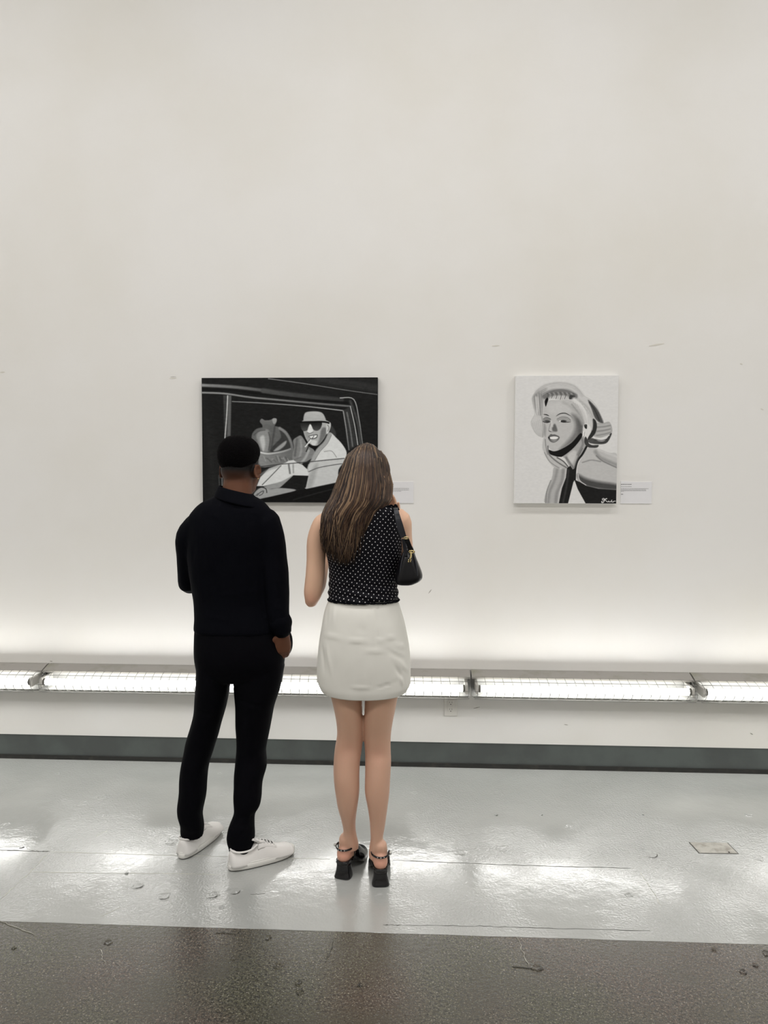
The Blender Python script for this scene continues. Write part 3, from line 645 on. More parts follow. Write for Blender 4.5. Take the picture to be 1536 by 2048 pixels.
S([(620,560),(550,520),(480,560),(520,620),(590,600),(630,570)], 7); S([(755,530),(680,560),(600,660),(540,760),(480,780),(440,750),(460,700)], 9); S([(680,640),(740,690),(790,730),(850,720),(870,680),(900,725)], 7)
S([(900,725),(980,725),(1040,680),(1070,625),(1035,690),(1060,730)], 7); S([(1090,730),(1150,740),(1170,700),(1220,690),(1285,685)], 7)
cv.strokes(7, 8, 4, 5)
bx0, bx1, bz0, bz1 = .5154, 1.0765, 1.517, 2.2204
pb = thing('canvas_painting', 'grey and white portrait of a woman resting her chin on her hand', 'painting', (bx0, 0, bz0))
MB().box((bx0, -.036, bz0), (bx1, -.003, bz1)).build('canvas', M['cloth_white'], pb, bevel=.002)
picture(pb, cv, bx0, bx1, bz0, bz1, -.0365, (1, 1, .99))

# label cards
def card(x0, x1, y0, y1, label, lines):
    a = W(x0, y1, -.004); b = W(x1, y0, -.004); t = thing('wall_label', label, 'label card', (a.x, 0, a.z))
    n = 10; v = []; f = []
    for i in range(n+1):
        x = a.x+(b.x-a.x)*i/n; dz = .003*math.sin(i/n*math.pi*1.1+2.6)
        for y, z in ((-.0045, a.z), (-.0045, b.z+dz), (0, b.z+dz), (0, a.z)): v.append((x, y, z))
        if i: p = (i-1)*4; q = i*4; f += [(p+k, q+k, q+(k+1) % 4, p+(k+1) % 4) for k in range(4)]
    f += [(0, 1, 2, 3), (n*4+3, n*4+2, n*4+1, n*4)]
    mk('card', v, f, M['card'], t, smooth=False)
    random.seed(int(x0))
    for lx0, lx1, ly, mt, h in lines:
        mb = MB(); x = lx0
        while x < lx1:               # the print is too small to read: word-long marks
            w = min(random.uniform(1.2, 4.2), lx1-x); p = W(x, ly, -.0052); mb.box((p.x, -.0052, p.z-h/2), (p.x+w*PX(0), -.0044, p.z+h/2)); x += w+.7
        mb.build('text_line', M[mt], t)
card(1241, 1304, 963, 1007, 'small white label card right of the portrait of the woman', [(1242, 1263, 968.7, 'ink2', .0028), (1242, 1263, 973.2, 'ink', .0022), (1242, 1297, 977.3, 'ink', .002), (1242, 1292, 979.6, 'ink', .002), (1242, 1292, 981.4, 'ink', .002), (1242, 1248, 983, 'ink', .002), (1242, 1246, 988.4, 'ink2', .0028)])
card(760, 827, 963, 1006, 'small white label card half hidden behind the long-haired woman', [(766, 787, 968.5, 'ink2', .0028), (766, 787, 972.5, 'ink', .002), (766, 818, 977, 'ink', .002), (766, 818, 980, 'ink', .002), (766, 803, 982.5, 'ink', .002)])

exec_after = None
# ------------------------------------------------------------------ figure building blocks
def headpieces(mtx, s=1.0, fem=False):
    def E(c, r, rot=None, n=20): return ell(Vector(c)*s, [k*s for k in r], rot, n, mtx)
    def Ch(pts): 
        v, f = chain([(Vector(p)*s, a*s, b*s) for p, a, b in pts], n=12); return [mtx @ q for q in v], f
    P = [E((0, -.012, .035), (.077, .098, .086), n=32), E((0, -.04, -.012), (.066, .062, .062), n=24), E((0, .032, -.03), (.064, .068, .088), n=28),
         E((0, .042, -.083), (.05 if not fem else .045, .05, .034)), E((0, .076, -.104), (.022, .019, .017)), E((0, .083, .016), (.048, .016, .011)),
         E((.04, .064, -.03), (.022, .024, .022)), E((-.04, .064, -.03), (.022, .024, .022)),
         Ch([((0, .094, .006), .008, .009), ((0, .108, -.02), .009, .01), ((0, .119, -.04), .012, .012)]), E((.012, .107, -.045), (.009, .01, .008)), E((-.012, .107, -.045), (.009, .01, .008)),
         E((0, .096, -.066), (.025, .012, .006)), E((0, .096, -.077), (.022, .012, .007))]
    for q in (-1, 1):
        P.append(E((q*.034, .086, -.001), (.015, .01, .006)))       # eyelid
        rr = Matrix.Rotation(-q*R(28), 3, 'Z') @ Matrix.Rotation(R(8), 3, 'X')
        P.append(E((q*.079, -.014, -.016), (.007, .019, .029), rr)); P.append(E((q*.072, -.004, -.026), (.012, .016, .022)))
        pts = []
        for k in range(9):
            a = R(-110+k*38); pts.append(((q*.079+q*.012*(math.cos(a)*-.5+.5)+q*.004, -.014-.017*math.cos(a), -.016+.028*math.sin(a)), .0042, .0042))
        P.append(Ch(pts))
    return P
def hand(w, d, nrm, side, curl=.35, s=1.0, thumb=1.0):
    # wrist w, direction d, nrm: away from the palm (back of hand); side: +1 thumb on the +u side
    d = d.normalized(); nrm = (nrm - d*nrm.dot(d)).normalized(); u = d.cross(nrm)*side
    P = [chain([(w-d*.02*s, .024*s, .018*s), (w+d*.02*s, .031*s, .017*s), (w+d*.055*s, .038*s, .015*s), (w+d*.085*s, .039*s, .0125*s)], n=16, ref=u)]
    for k, (off, ln) in enumerate(((.028, .07), (.010, .079), (-.009, .073), (-.027, .058))):
        p = w+d*.08*s+u*off*s; pts = [(p-d*.02*s, .0095*s, .0095*s), (p, .0095*s, .0095*s)]; a = 0
        for seg, fr in enumerate((.42, .32, .26)):
            a += curl*(1+.12*k); dd = d*math.cos(a)-nrm*math.sin(a); p = p+dd*ln*fr*s; r = (.0088, .008, .0068)[seg]*s; pts.append((p, r, r))
        P.append(chain(pts, n=10, ref=u, k=2))
    b = w+d*.022*s+u*.022*s; t1_ = (u*.75+d*.65-nrm*.35*thumb).normalized(); p1 = b+t1_*.036*s; t2 = (u*.35+d*.85-nrm*.35*thumb).normalized(); p2 = p1+t2*.028*s; p3 = p2+t2*.022*s
    P.append(chain([(w+d*.01*s+u*.008*s, .014*s, .013*s), (b, .014*s, .013*s), (p1, .0105*s, .0105*s), (p2, .0098*s, .009*s), (p3, .0075*s, .007*s)], n=12, ref=d))
    return P
def vcol(o, fn):
    me = o.data; n = len(me.vertices); co = np.empty(n*3); me.vertices.foreach_get('co', co); co = co.reshape(-1, 3)+np.array(world_loc(o.parent))
    col = np.ones((n, 4)); col[:, :3] = fn(co)
    a = me.color_attributes.new('tint', 'FLOAT_COLOR', 'POINT'); a.data.foreach_set('color', col.ravel())
def facebits(parent, mtx, s):
    for q in (-1, 1):
        v, f = ell(Vector((q*.034, .0850, -.006))*s, [.0112*s]*3, n=16, mtx=mtx); e = mk('eye', v, f, M['eye'], parent)
        v, f = ell(Vector((q*.034, .0938, -.006))*s, [.0062*s, .0032*s, .0062*s], n=12, mtx=mtx); i = mk('iris', v, f, M['iris'], parent); i.parent = e
        v, f = chain([(Vector((q*x, y, z))*s, .0022*s, .0035*s) for x, y, z in ((.016, .1, .012), (.032, .098, .019), (.05, .082, .013))], n=8); mk('eyebrow', [mtx @ p for p in v], f, M['m_hair'], parent)
    v, f = chain([(Vector((x, y, z))*s, .004*s, .003*s) for x, y, z in ((-.022, .1, -.071), (-.008, .107, -.069), (.008, .107, -.069), (.022, .1, -.071))], n=8); mk('lips', [mtx @ p for p in v], f, M['lips'], parent)

# ================================================================== the man
YM = -1.06
base = FL(430, 1735)
man = thing('person', 'man with short dark hair in black shirt, black trousers and white sneakers, seen from behind', 'person', (base.x, YM, 0))
# local frame of the head: looking towards the painting, turned a little right
hc = W(481, 925, YM+.02); hm = Vector((hc.x, YM+.02, 1.708))
HM = Matrix.Translation(hm) @ Matrix.Rotation(R(-14), 4, 'Z') @ Matrix.Rotation(R(-3), 4, 'X')
def at(px, py, yo=0.0, Y=YM): 
    p = W(px, py, Y+yo); return p
pcs = headpieces(HM, 1.0)
# neck
n0 = at(474, 1010, -.02); n1 = at(475, 975, -.01); n2 = at(478, 940, .0)
pcs.append(chain([(n0-Vector((0, 0, .05)), .075, .07), (n0, .068, .066), (n1, .062, .064), (n2, .06, .066)], n=24))
# trunk under the shirt
pcs.append(loft(rows_to_rings([(1005, 448, 505, .06, -.01), (1030, 405, 535, .085, -.005), (1080, 388, 545, .10, 0), (1160, 398, 538, .10, .01), (1230, 405, 545, .09, .01), (1290, 398, 562, .105, 0), (1335, 405, 552, .09, 0), (1350, 440, 515, .05, 0)], YM)))
# left arm (bent, forearm to the front), right arm (hand in the pocket)
Ls = at(396, 1062); Le = at(374, 1168, .08); Lw = Le+Vector((.10, .22, .07))
pcs.append(chain([(Ls, .042, .042), (Ls.lerp(Le, .5), .04, .04), (Le, .036, .038), (Le.lerp(Lw, .4), .037, .037), (Lw, .024, .02)], n=18))
pcs += hand(Lw, Vector((.25, .9, .25)), Vector((-.3, -.1, .9)), 1, .45)
Rs = at(535, 1050); Re = at(557, 1150, -.03); Rw = at(566, 1264, -.045)
pcs.append(chain([(Rs, .05, .05), (Rs.lerp(Re, .5), .045, .045), (Re, .037, .038), (Re.lerp(Rw, .4), .036, .036), (Re.lerp(Rw, .8), .029, .028), (Rw, .027, .024)], n=18))
pcs += hand(Rw, Vector((-.05, .10, -1)), Vector((.45, -.85, 0)), 1, .28, 1.0)
# legs down to the ankles, feet inside the sneakers
Lk = at(397, 1500, .01); La = at(384, 1672, .035); Lh = at(424, 1365)
Rk = at(500, 1505, .02); Ra = at(491, 1692, -.06); Rh = at(512, 1365)
Lrow = [(1330, 393, 470, .10, 0), (1366, 392, 462, .10, 0), (1395, 390, 456.5, .095, 0), (1425, 388, 449, .09, .005), (1454, 380, 440, .084, .01), (1473, 374, 435, .08, .012), (1499, 367, 427, .078, .012), (1530, 361, 418, .078, .008), (1561, 359, 414, .076, .002), (1598, 357, 411, .07, -.004), (1627, 357, 406, .064, -.008), (1650, 359, 409, .062, .004), (1662, 359, 408, .060, .014), (1674, 360, 405, .058, .02)]
Rrow = [(1330, 462, 570, .10, 0), (1366, 466, 564, .10, 0), (1391, 468, 557, .095, 0), (1421, 470, 547, .09, .005), (1454, 470, 541, .086, .01), (1473, 471, 537, .084, .012), (1503, 471, 532, .08, .01), (1530, 470, 535, .08, 0), (1561, 470, 528, .076, -.02), (1598, 472, 525, .072, -.04), (1617, 471, 517, .066, -.05), (1640, 462, 516, .064, -.06), (1665, 461, 514, .06, -.065), (1685, 466, 512, .055, -.07), (1700, 469, 506, .05, -.07)]
def thin(rows, k=.74): return [(py, (a+b)/2-(b-a)/2*k, (a+b)/2+(b-a)/2*k, d*k, yo) for py, a, b, d, yo in rows]
for rw_, an in ((Lrow, La), (Rrow, Ra)):
    pcs.append(loft(rows_to_rings(thin(rw_[1:-2]), YM, e=2.0)))
    pcs.append(chain([(an+Vector((0, 0, .10)), .036, .038), (an+Vector((0, 0, .04)), .033, .035), (an, .032, .034), (an-Vector((0, 0, .04)), .03, .036)], n=20))
lh, lt = FL(363, 1719), FL(433, 1661); rh, rtoe = FL(459, 1741), FL(588, 1704)
def footpiece(h, t, z=.03):
    d = (t-h); L_ = d.length; d = d.normalized(); return chain([(h+d*.05+Vector((0, 0, z)), .028, .02), (h+d*.14+Vector((0, 0, z)), .034, .022), (h+d*(L_-.06)+Vector((0, 0, z-.004)), .038, .015)], n=14, ref=Vector((-d.y, d.x, 0)))
pcs += [footpiece(lh, lt), footpiece(rh, rtoe)]
mbody = union('body', pcs, .0052, M['m_skin'], man, smooth=3)
hairline_back = 1.698
def mcol(co):
    n = len(co); base_ = np.array([lin(100), lin(66), lin(49)]); dk = np.array([lin(14), lin(12), lin(12)])
    inv = HM.inverted(); R3 = np.array(inv.to_3x3()); T3 = np.array(inv.translation); p = co@R3.T+T3
    hl = np.where(p[:, 1] < .02, -.012, -.012+(p[:, 1]-.02)*1.1)
    k = np.clip((p[:, 2]-(hl-.058))/.06, 0, 1)*(np.abs(p[:, 2]) < .14)*(np.linalg.norm(p, axis=1) < .14)
    k = np.where((np.abs(p[:, 0]) > .081) & (p[:, 2] < .02), 0, k)
    k = np.where(p[:, 1] > .06, 0, k)
    k = k**.9
    out = base_*(1-k[:, None])+dk*k[:, None]
    return out
vcol(mbody, mcol); facebits(man, HM, 1.0)
# hair: a close cap with a fade line
def man_hair():
    v = []; f = []; n = 64; m_ = 26
    for i in range(m_+1):
        for j in range(n):
            az = 2*math.pi*j/n; ca, sa = math.cos(az), math.sin(az)      # az 90 deg = front
            back = .5*(1-sa)
            zl = -.018+.026*abs(ca)**2.5+max(0, sa)**1.2*.085
            thl = math.acos(max(-1, min(1, (zl-.04)/.098)))
            th = thl*i/m_; e = 2.35
            dx, dy, dz = math.sin(th)*ca, math.sin(th)*sa, math.cos(th)
            r = (abs(dx/.0885)**e+abs(dy/.102)**e+abs(dz/.1)**e)**(-1/e)
            r *= 1-.14*(max(0, i/m_-.5)/.5)**2.2
            if i == m_: r *= .95
            p = Vector((dx*r, dy*r-.014, dz*r+.04))
            q = HM @ p
            if i < m_: p = p+p.normalized()*.0022*noise.noise(q*120)
            v.append(HM @ p)
    for i in range(m_):
        for j in range(n): k = (j+1) % n; f.append((i*n+j, (i+1)*n+j, (i+1)*n+k, i*n+k))
    return v, f
mk('hair', *man_hair(), M['m_hair'], man)
ep = HM @ Vector((.0905, -.012, -.046)); mk('earring', *ell(ep, (.0028, .0028, .0028), n=12), M['gold'], man)
# shirt
sh = rows_to_rings([(984, 438, 496, .058, -.012), (992, 430, 510, .068, -.012), (1000, 414, 524, .078, -.012), (1009, 400, 534, .088, -.012), (1020, 388, 543, .098, -.01), (1038, 376, 551, .108, -.008), (1070, 374, 552, .118, -.004), (1120, 375, 548, .12, .004), (1170, 380, 547, .118, .01), (1205, 384, 550, .115, .012), (1235, 386, 556, .116, .008), (1256, 385, 560, .118, .004), (1264, 388, 558, .114, .004)], YM, e=2.3)
sp = [loft(sh)]
sp.append(chain([(at(395, 1052, -.005), .058, .068), (at(381, 1075, .01), .062, .066), (at(376, 1110, .03), .05, .058), (at(376, 1150, .06), .044, .055), (at(380, 1166, .085), .046, .05), (Le+Vector((.03, .09, .03)), .052, .052), (Le+Vector((.065, .155, .05)), .047, .047)], n=24))
sp.append(chain([(at(528, 1048, -.01), .07, .076), (at(541, 1078, -.015), .062, .066), (at(545, 1115, -.02), .062, .062), (at(551, 1150, -.03), .058, .058), (at(554, 1190, -.035), .052, .054), (at(556, 1225, -.042), .048, .05), (at(559, 1243, -.045), .045, .046)], n=24))
A_ = np.array
def shirt_disp(co, nr):
    d = .0035*nz(co, (9, 9, 5))+.0018*nz(co, (26, 26, 14), 5)
    for a, b, w, h in (((390, 1090), (372, 1165), .008, -.006), ((520, 1060), (540, 1160), .01, -.004), ((400, 1230), (470, 1245), .008, .004), ((420, 1195), (530, 1180), .008, .003),
                       ((545, 1140), (575, 1150), .007, -.005), ((543, 1160), (577, 1166), .006, .005), ((548, 1200), (577, 1190), .006, -.005), ((545, 1215), (578, 1222), .006, .004), ((450, 1020), (540, 1030), .006, .003), ((395, 1020), (450, 1040), .006, .003)):
        for yo in (-.11, -.09): d += .6*fold(co, tuple(at(*a, yo)), tuple(at(*b, yo)), w, h)
    return d
shirt = union('shirt', sp, .0065, M['shirt'], man, smooth=3, disp=shirt_disp)
cf = chain([(at(552, 1230, -.042), .052, .054), (at(562, 1240, -.044), .052, .053), (at(562.5, 1257, -.046), .046, .05)], n=28, roundcap=False)
cu = union('cuff', [chain([(at(559, 1236, -.043), .046, .05), (at(560.5, 1243, -.044), .05, .053), (at(562, 1250, -.045), .049, .052), (at(563.5, 1257, -.046), .042, .047)], n=28)], .004, M['shirt'], man, smooth=2, disp=lambda co, nr: .002*nz(co, (40, 40, 20))); cu.parent = shirt; cu.location = (0, 0, 0)
# collar: folded band standing at the nape, points to the right
def collar():
    rings = []; n = 44; T = at(471, 979, -.012); T.y = YM-.012; Bc = at(480, 1003, -.012); Bc.y = YM-.014
    for i in range(n+1):
        a = R(-252)+R(324)*i/n; ca, sa = math.cos(a), math.sin(a)
        def tp_(r, z): return Vector((T.x+r*ca, T.y+r*sa*.98, T.z-.017*ca+z))
        def bt_(r, z): return Vector((Bc.x+r*1.12*ca, Bc.y+r*.98*sa, Bc.z-.026*ca-.004*(-sa)+z))
        rings.append([tp_(.064, -.05), tp_(.0655, -.004), tp_(.068, .001), tp_(.072, -.001), tp_(.077, -.008), bt_(.094, .012), bt_(.0985, .001), bt_(.0975, -.004), bt_(.090, -.003), tp_(.070, -.02), tp_(.066, -.05)])
    return loft(rings)
co_ = mk('collar', *collar(), M['shirt'], man); co_.parent = shirt
sv = co_.modifiers.new('s', 'SUBSURF'); sv.levels = 1; sv.render_levels = 1
# trousers
tp = [loft(rows_to_rings([(1232, 392, 552, .098, .004), (1262, 387, 560, .11, 0), (1290, 387, 568, .118, -.004), (1318, 388, 571, .12, -.004), (1342, 391, 566, .112, 0), (1354, 393, 562, .10, .002), (1360, 398, 556, .08, .004)], YM, e=2.3))]
tp += [loft(rows_to_rings(Lrow, YM, e=2.1)), loft(rows_to_rings(Rrow, YM, e=2.1))]
tp.append(ell(at(569, 1284, .045), (.036, .045, .062)))
def tr_disp(co, nr):
    low = np.clip((.55-co[:, 2])/.3, 0, 1)
    d = .003*nz(co, (8, 8, 6), 3)+(.0018+.0065*low)*nz(co, (14, 14, 12), 8)
    for a, b, w, h in (((470, 1395), (535, 1420), .01, -.004), ((395, 1415), (440, 1440), .01, -.004), ((400, 1470), (425, 1430), .008, .005), ((515, 1440), (535, 1500), .008, .004), ((365, 1545), (372, 1640), .008, .004),
                       ((390, 1610), (408, 1645), .008, -.006), ((470, 1640), (512, 1632), .009, -.006), ((468, 1662), (512, 1656), .009, .005), ((505, 1560), (520, 1600), .009, -.006), ((362, 1650), (400, 1640), .008, -.005), ((545, 1395), (556, 1350), .01, -.004), ((500, 1515), (532, 1535), .008, -.006)):
        for yo in (-.085, -.12): d += .9*fold(co, tuple(at(*a, yo)), tuple(at(*b, yo)), w, h)
    return d
union('trousers', tp, .0065, M['trousers'], man, smooth=3, disp=tr_disp)

# sneakers
def sneaker(h, t, name_parent, L_=None):
    d = (t-h); d.z = 0; L_ = L_ or d.length; d = d.normalized(); s = Vector((-d.y, d.x, 0))      # s: left of the shoe
    def Wp(x, y, z): return h+d*x+s*y+Vector((0, 0, z))
    k = L_/.305
    stat = [(.0, .014, .070), (.004, .026, .080), (.014, .035, .087), (.04, .040, .085), (.075, .040, .079), (.105, .040, .084), (.13, .042, .098), (.16, .045, .091), (.19, .049, .077), (.22, .051, .062), (.25, .051, .054), (.275, .049, .050), (.292, .041, .044), (.301, .026, .035)]
    rings = []
    for x, w, hh in interp([[Vector(q)] for q in stat], 2) and [tuple(q[0]) for q in interp([[Vector(q)] for q in stat], 2)]:
        ring = []
        for j in range(24):
            a = math.pi*j/23; ca, sa = math.cos(a), math.sin(a)
            flare = 1-.28*(sa**1.5) if x < .15 else 1-.1*sa
            ring.append(Wp(x*k, w*sup(ca, 2.6)*flare, .018+(hh-.018)*sup(sa, 2.2)))
        rings.append(ring)
    n = 24; v = [p for r in rings for p in r]; f = []
    for i in range(len(rings)-1):
        for j in range(n-1): f.append((i*n+j, (i+1)*n+j, (i+1)*n+j+1, i*n+j+1))
        f.append((i*n+n-1, (i+1)*n+n-1, (i+1)*n, i*n))
    f.append(tuple(range(n))); f.append(tuple(reversed([(len(rings)-1)*n+j for j in range(n)])))
    bm = bmclean(v, f); me = bpy.data.meshes.new('sneaker'); bm.to_mesh(me); bm.free(); me.materials.append(M['sneaker']); me.polygons.foreach_set('use_smooth', [True]*len(me.polygons))
    o = bpy.data.objects.new('sneaker', me); link(o); attach(o, name_parent)
    # sole
    def sole(nm, z0, z1, g, mt):
        rg = []
        for z, gg in ((z0, g-.002), (z0+.002, g), (z1-.003, g), (z1, g-.003)):
            ring = []
            for q in range(40):
                a = 2*math.pi*q/40; cx = .1525+.1545*math.cos(a)*1.0; 
                x = (.1525+(.1525+gg)*sup(math.cos(a), 2.5))
                xx = max(0, min(.301, x)); w = np.interp(xx, [q_[0] for q_ in stat], [q_[1] for q_ in stat])
                wl = (.036+.010*np.clip((xx-.02)/.2, 0, 1)+gg)*(abs(math.sin(a))**(2/2.5))
                lift = .006*max(0, (x-.24)/.065)**2
                ring.append(Wp(x*k, math.copysign(wl, math.sin(a)), z+lift))
            rg.append(ring)
        q = mk(nm, *loft(rg), mt, name_parent); q.parent = o; return q
    sole('outsole', 0.0015, .006, .0035, M['outsole']); sole('midsole', .005, .029, .0055, M['sole']); sole('foxing_line', .0285, .0325, .0035, M['sole'])
    # eyestay, tongue and laces on the instep
    mb = MB()
    def top(x, y):
        hh = np.interp(x, [q_[0] for q_ in stat], [q_[2] for q_ in stat]); w = np.interp(x, [q_[0] for q_ in stat], [q_[1] for q_ in stat])
        return .018+(hh-.018)*max(0, 1-(abs(y)/w)**2.2)**(1/2.2)
    tong = MB(); rr = []
    for x, z, w in ((.098, .121, .02), (.108, .117, .024), (.13, .1025, .022), (.16, .0945, .018), (.2, .0755, .014)):
        rr.append([Wp(x*k, y, zz) for y, zz in ((-w, z-.006), (-w*.6, z), (w*.6, z), (w, z-.006), (w*.6, z-.01), (-w*.6, z-.01))])
    q = mk('tongue', *loft(rr), M['sneaker'], name_parent); q.parent = o
    gap = MB(); rr = []
    for x in (.124, .14, .16, .18, .204): rr.append([Wp(x*k, y, top(x, 0)+dz) for y, dz in ((-.0125, -.001), (-.0125, .0028), (0, .0042), (.0125, .0028), (.0125, -.001))])
    q = mk('lace_opening', *loft(rr), M['dark'], name_parent); q.parent = o
    dkm = MB()
    for sd in (-1, 1):
        rr = []
        for x in (.122, .14, .16, .18, .2, .212):
            y0, y1 = sd*.014, sd*.030; rr.append([Wp(x*k, y, top(x, y)+dz) for y, dz in ((y0, -.002), (y0, .0035), ((y0+y1)/2, .003), (y1, .0015), (y1, -.004))])
        q = mk('eyestay', *loft(rr), M['sneaker'], name_parent); q.parent = o
        for i in range(6):
            x = .126+.0155*i; y = sd*.0195; c = Wp(x*k, y, top(x, y)+.0042); dkm.add(*ell(c, (.0019, .0019, .0012), n=8))
    q = dkm.build('eyelets', M['outsole'], name_parent, smooth=True); q.parent = o; q['kind'] = 'stuff'
    for i in range(6):
        x = .126+.0155*i; z = top(x, 0)+.006
        v, f = chain([(Wp(x*k, -.02, top(x, .02)+.0035), .0028, .0018), (Wp((x+.002)*k, 0, z), .003, .0018), (Wp(x*k, .02, top(x, .02)+.0035), .0028, .0018)], n=8, ref=d)
        q = mk('lace', v, f, M['lace'], name_parent); q.parent = o
    for sd in (-1, 1):
        v, f = chain([(Wp(.12*k, 0, .111), .0022, .0018), (Wp(.112*k, sd*.018, .116), .0022, .0018), (Wp(.128*k, sd*.026, .106), .0022, .0018), (Wp(.122*k, sd*.004, .110), .0022, .0018)], n=8, ref=d)
        q = mk('lace', v, f, M['lace'], name_parent); q.parent = o
    # collar padding and heel tab
    pts = [(x, y, z) for x, y, z in ((.118, .026, .092), (.09, .030, .080), (.055, .031, .079), (.022, .025, .084), (.008, 0, .087), (.022, -.025, .084), (.055, -.031, .079), (.09, -.030, .080), (.118, -.026, .092))]
    v, f = chain([(Wp(x*k, y, z), .0042, .0042) for x, y, z in pts], n=8, ref=Vector((0, 0, 1))); q = mk('collar_pad', v, f, M['sneaker'], name_parent); q.parent = o
    v, f = chain([(Wp(.044*k, sd_*.0385, .03), .0008, .0008) for sd_ in (1,)]+[(Wp(.044*k, .0395*.86, .062), .0008, .0008)], n=6, k=1); q = mk('seam', v, f, M['outsole'], name_parent); q.parent = o
    return o
sneaker(lh, lt, man, .295); sneaker(rh, rtoe, man, .295)

# ================================================================== the woman
YW = -1.20
def aw(px, py, yo=0.0): return W(px, py, YW+yo)
wb = FL(725, 1765)
wom = thing('person', 'woman with long brown hair in dotted top and white mini skirt, seen from behind', 'person', (wb.x, YW, 0))
whc = aw(735, 930, .01); HW = Matrix.Translation((whc.x, YW+.005, 1.662)) @ Matrix.Rotation(R(-24), 4, 'Z') @ Matrix.Rotation(R(-4), 4, 'X')
hs = .97
pcs = headpieces(HW, hs, True)
pcs.append(chain([(aw(735, 1030, -.03), .06, .055), (aw(735, 1008, -.02), .05, .05), (aw(736, 985, -.01), .046, .048), (aw(736, 955, 0), .046, .05)], n=24))
pcs.append(loft(rows_to_rings([(1008, 712, 762, .045, -.02), (1020, 680, 790, .06, -.015), (1035, 658, 800, .075, -.005), (1060, 652, 800, .085, 0), (1110, 662, 792, .088, .01), (1165, 664, 786, .08, .01), (1200, 662, 790, .085, 0), (1260, 652, 802, .095, -.01), (1320, 645, 812, .10, -.015), (1368, 650, 808, .09, -.01)], YW)))
# left arm: elbow low, forearm to the front; right arm: raised, hand at the chin
Ls = aw(647, 1046); Le = aw(626, 1190, -.01)
pcs.append(chain([(aw(652, 1040, -.005), .035, .042), (aw(645, 1050, -.005), .042, .046), (aw(634, 1080), .041, .044), (aw(632, 1120), .039, .042), (aw(630, 1155, -.005), .040, .040), (aw(626, 1185, 0), .038, .042), (aw(623, 1200, .01), .028, .036)], n=22))
Lw = Le+Vector((.025, .20, .13))
pcs.append(chain([(aw(625, 1186, .005), .036, .040), (Le+Vector((.008, .06, .035)), .038, .038), (Le+Vector((.016, .13, .08)), .03, .03), (Lw, .022, .018)], n=18))
pcs += hand(Lw, Vector((.45, .4, .8)), Vector((-.5, .2, .6)), 1, .5, .92)
pcs.append(chain([(aw(783, 1034, -.005), .04, .045), (aw(800, 1042, .0), .046, .048), (aw(807, 1070, .015), .035, .042), (aw(811, 1100, .03), .032, .038), (aw(815, 1130, .05), .032, .036), (aw(816, 1150, .07), .03, .032)], n=22))
Re = aw(816, 1148, .075); Rw = aw(784, 1041, .125)
pcs.append(chain([(Re, .032, .034), (Re.lerp(Rw, .3), .036, .036), (Re.lerp(Rw, .75), .027, .027), (Rw, .022, .018)], n=18))
pcs += hand(Rw, Vector((-.10, -.12, 1)), Vector((.5, .8, .05)), -1, .35, .92)
pcs.append(ell(aw(621, 1203, .005), (.019, .026, .024)))
# legs
def legrings(rows): return loft(rows_to_rings(rows, YW, e=2.0, n=32))
pcs.append(legrings([(1345, 655, 727, .085, -.01), (1379, 659, 726, .08, -.01), (1405, 665, 725.5, .076, -.006), (1430, 670, 725.5, .072, 0), (1453, 673, 725.5, .066, .004), (1473, 673, 725, .06, .006), (1496, 669, 724.5, .058, .004), (1522, 667, 721, .06, -.006), (1551, 667.5, 720, .062, -.014), (1580, 671, 720, .058, -.018), (1610, 676, 716, .05, -.018), (1639, 683, 712, .041, -.006), (1660, 686, 711.5, .035, .004), (1676, 685, 714, .035, .010), (1690, 683.5, 717, .036, .014), (1700, 683, 717, .036, .016)]))
pcs.append(legrings([(1345, 729, 800, .085, -.01), (1385, 730, 797, .08, -.01), (1414, 729, 792, .076, -.006), (1444, 727, 786, .068, 0), (1473, 727, 782, .06, .006), (1500, 729, 782, .058, .004), (1522, 730, 783, .06, -.006), (1551, 730, 781.5, .062, -.016), (1580, 730, 780, .06, -.022), (1610, 736, 776, .052, -.026), (1639, 740, 772, .042, -.026), (1667, 741, 768, .037, -.024), (1684, 739.5, 769, .037, -.022), (1698, 738, 770, .037, -.020), (1710, 738, 770, .037, -.018)]))
# shoe ground points: heel block centre and toe
HZ = .068
lhB = FL(688, 1752); rhB = FL(761, 1767); ltB = lhB+Vector((.052, .19, 0)); rtB = rhB+Vector((-.018, .196, 0))
def wfoot(hb, tb):
    d = (tb-hb); L_ = d.length; d = d.normalized(); s = Vector((-d.y, d.x, 0)); P = []
    P.append(chain([(hb-d*.004+Vector((0, 0, .092)), .029, .030), (hb+d*.012+Vector((0, 0, .088)), .030, .028), (hb+d*.06+Vector((0, 0, .078)), .030, .023), (hb+d*.115+Vector((0, 0, .052)), .034, .020), (hb+d*.15+Vector((0, 0, .032)), .036, .014), (hb+d*.185+Vector((0, 0, .024)), .028, .010)], n=20, ref=s))
    P.append(chain([(hb+d*.02+Vector((0, 0, .15)), .028, .032), (hb+d*.03+Vector((0, 0, .11)), .03, .036), (hb+d*.045+Vector((0, 0, .085)), .028, .028)], n=20, ref=s))
    P.append(ell(hb+d*.0+Vector((0, 0, .098)), (.030, .030, .033)))
    return P
pcs += wfoot(lhB, ltB)+wfoot(rhB, rtB)
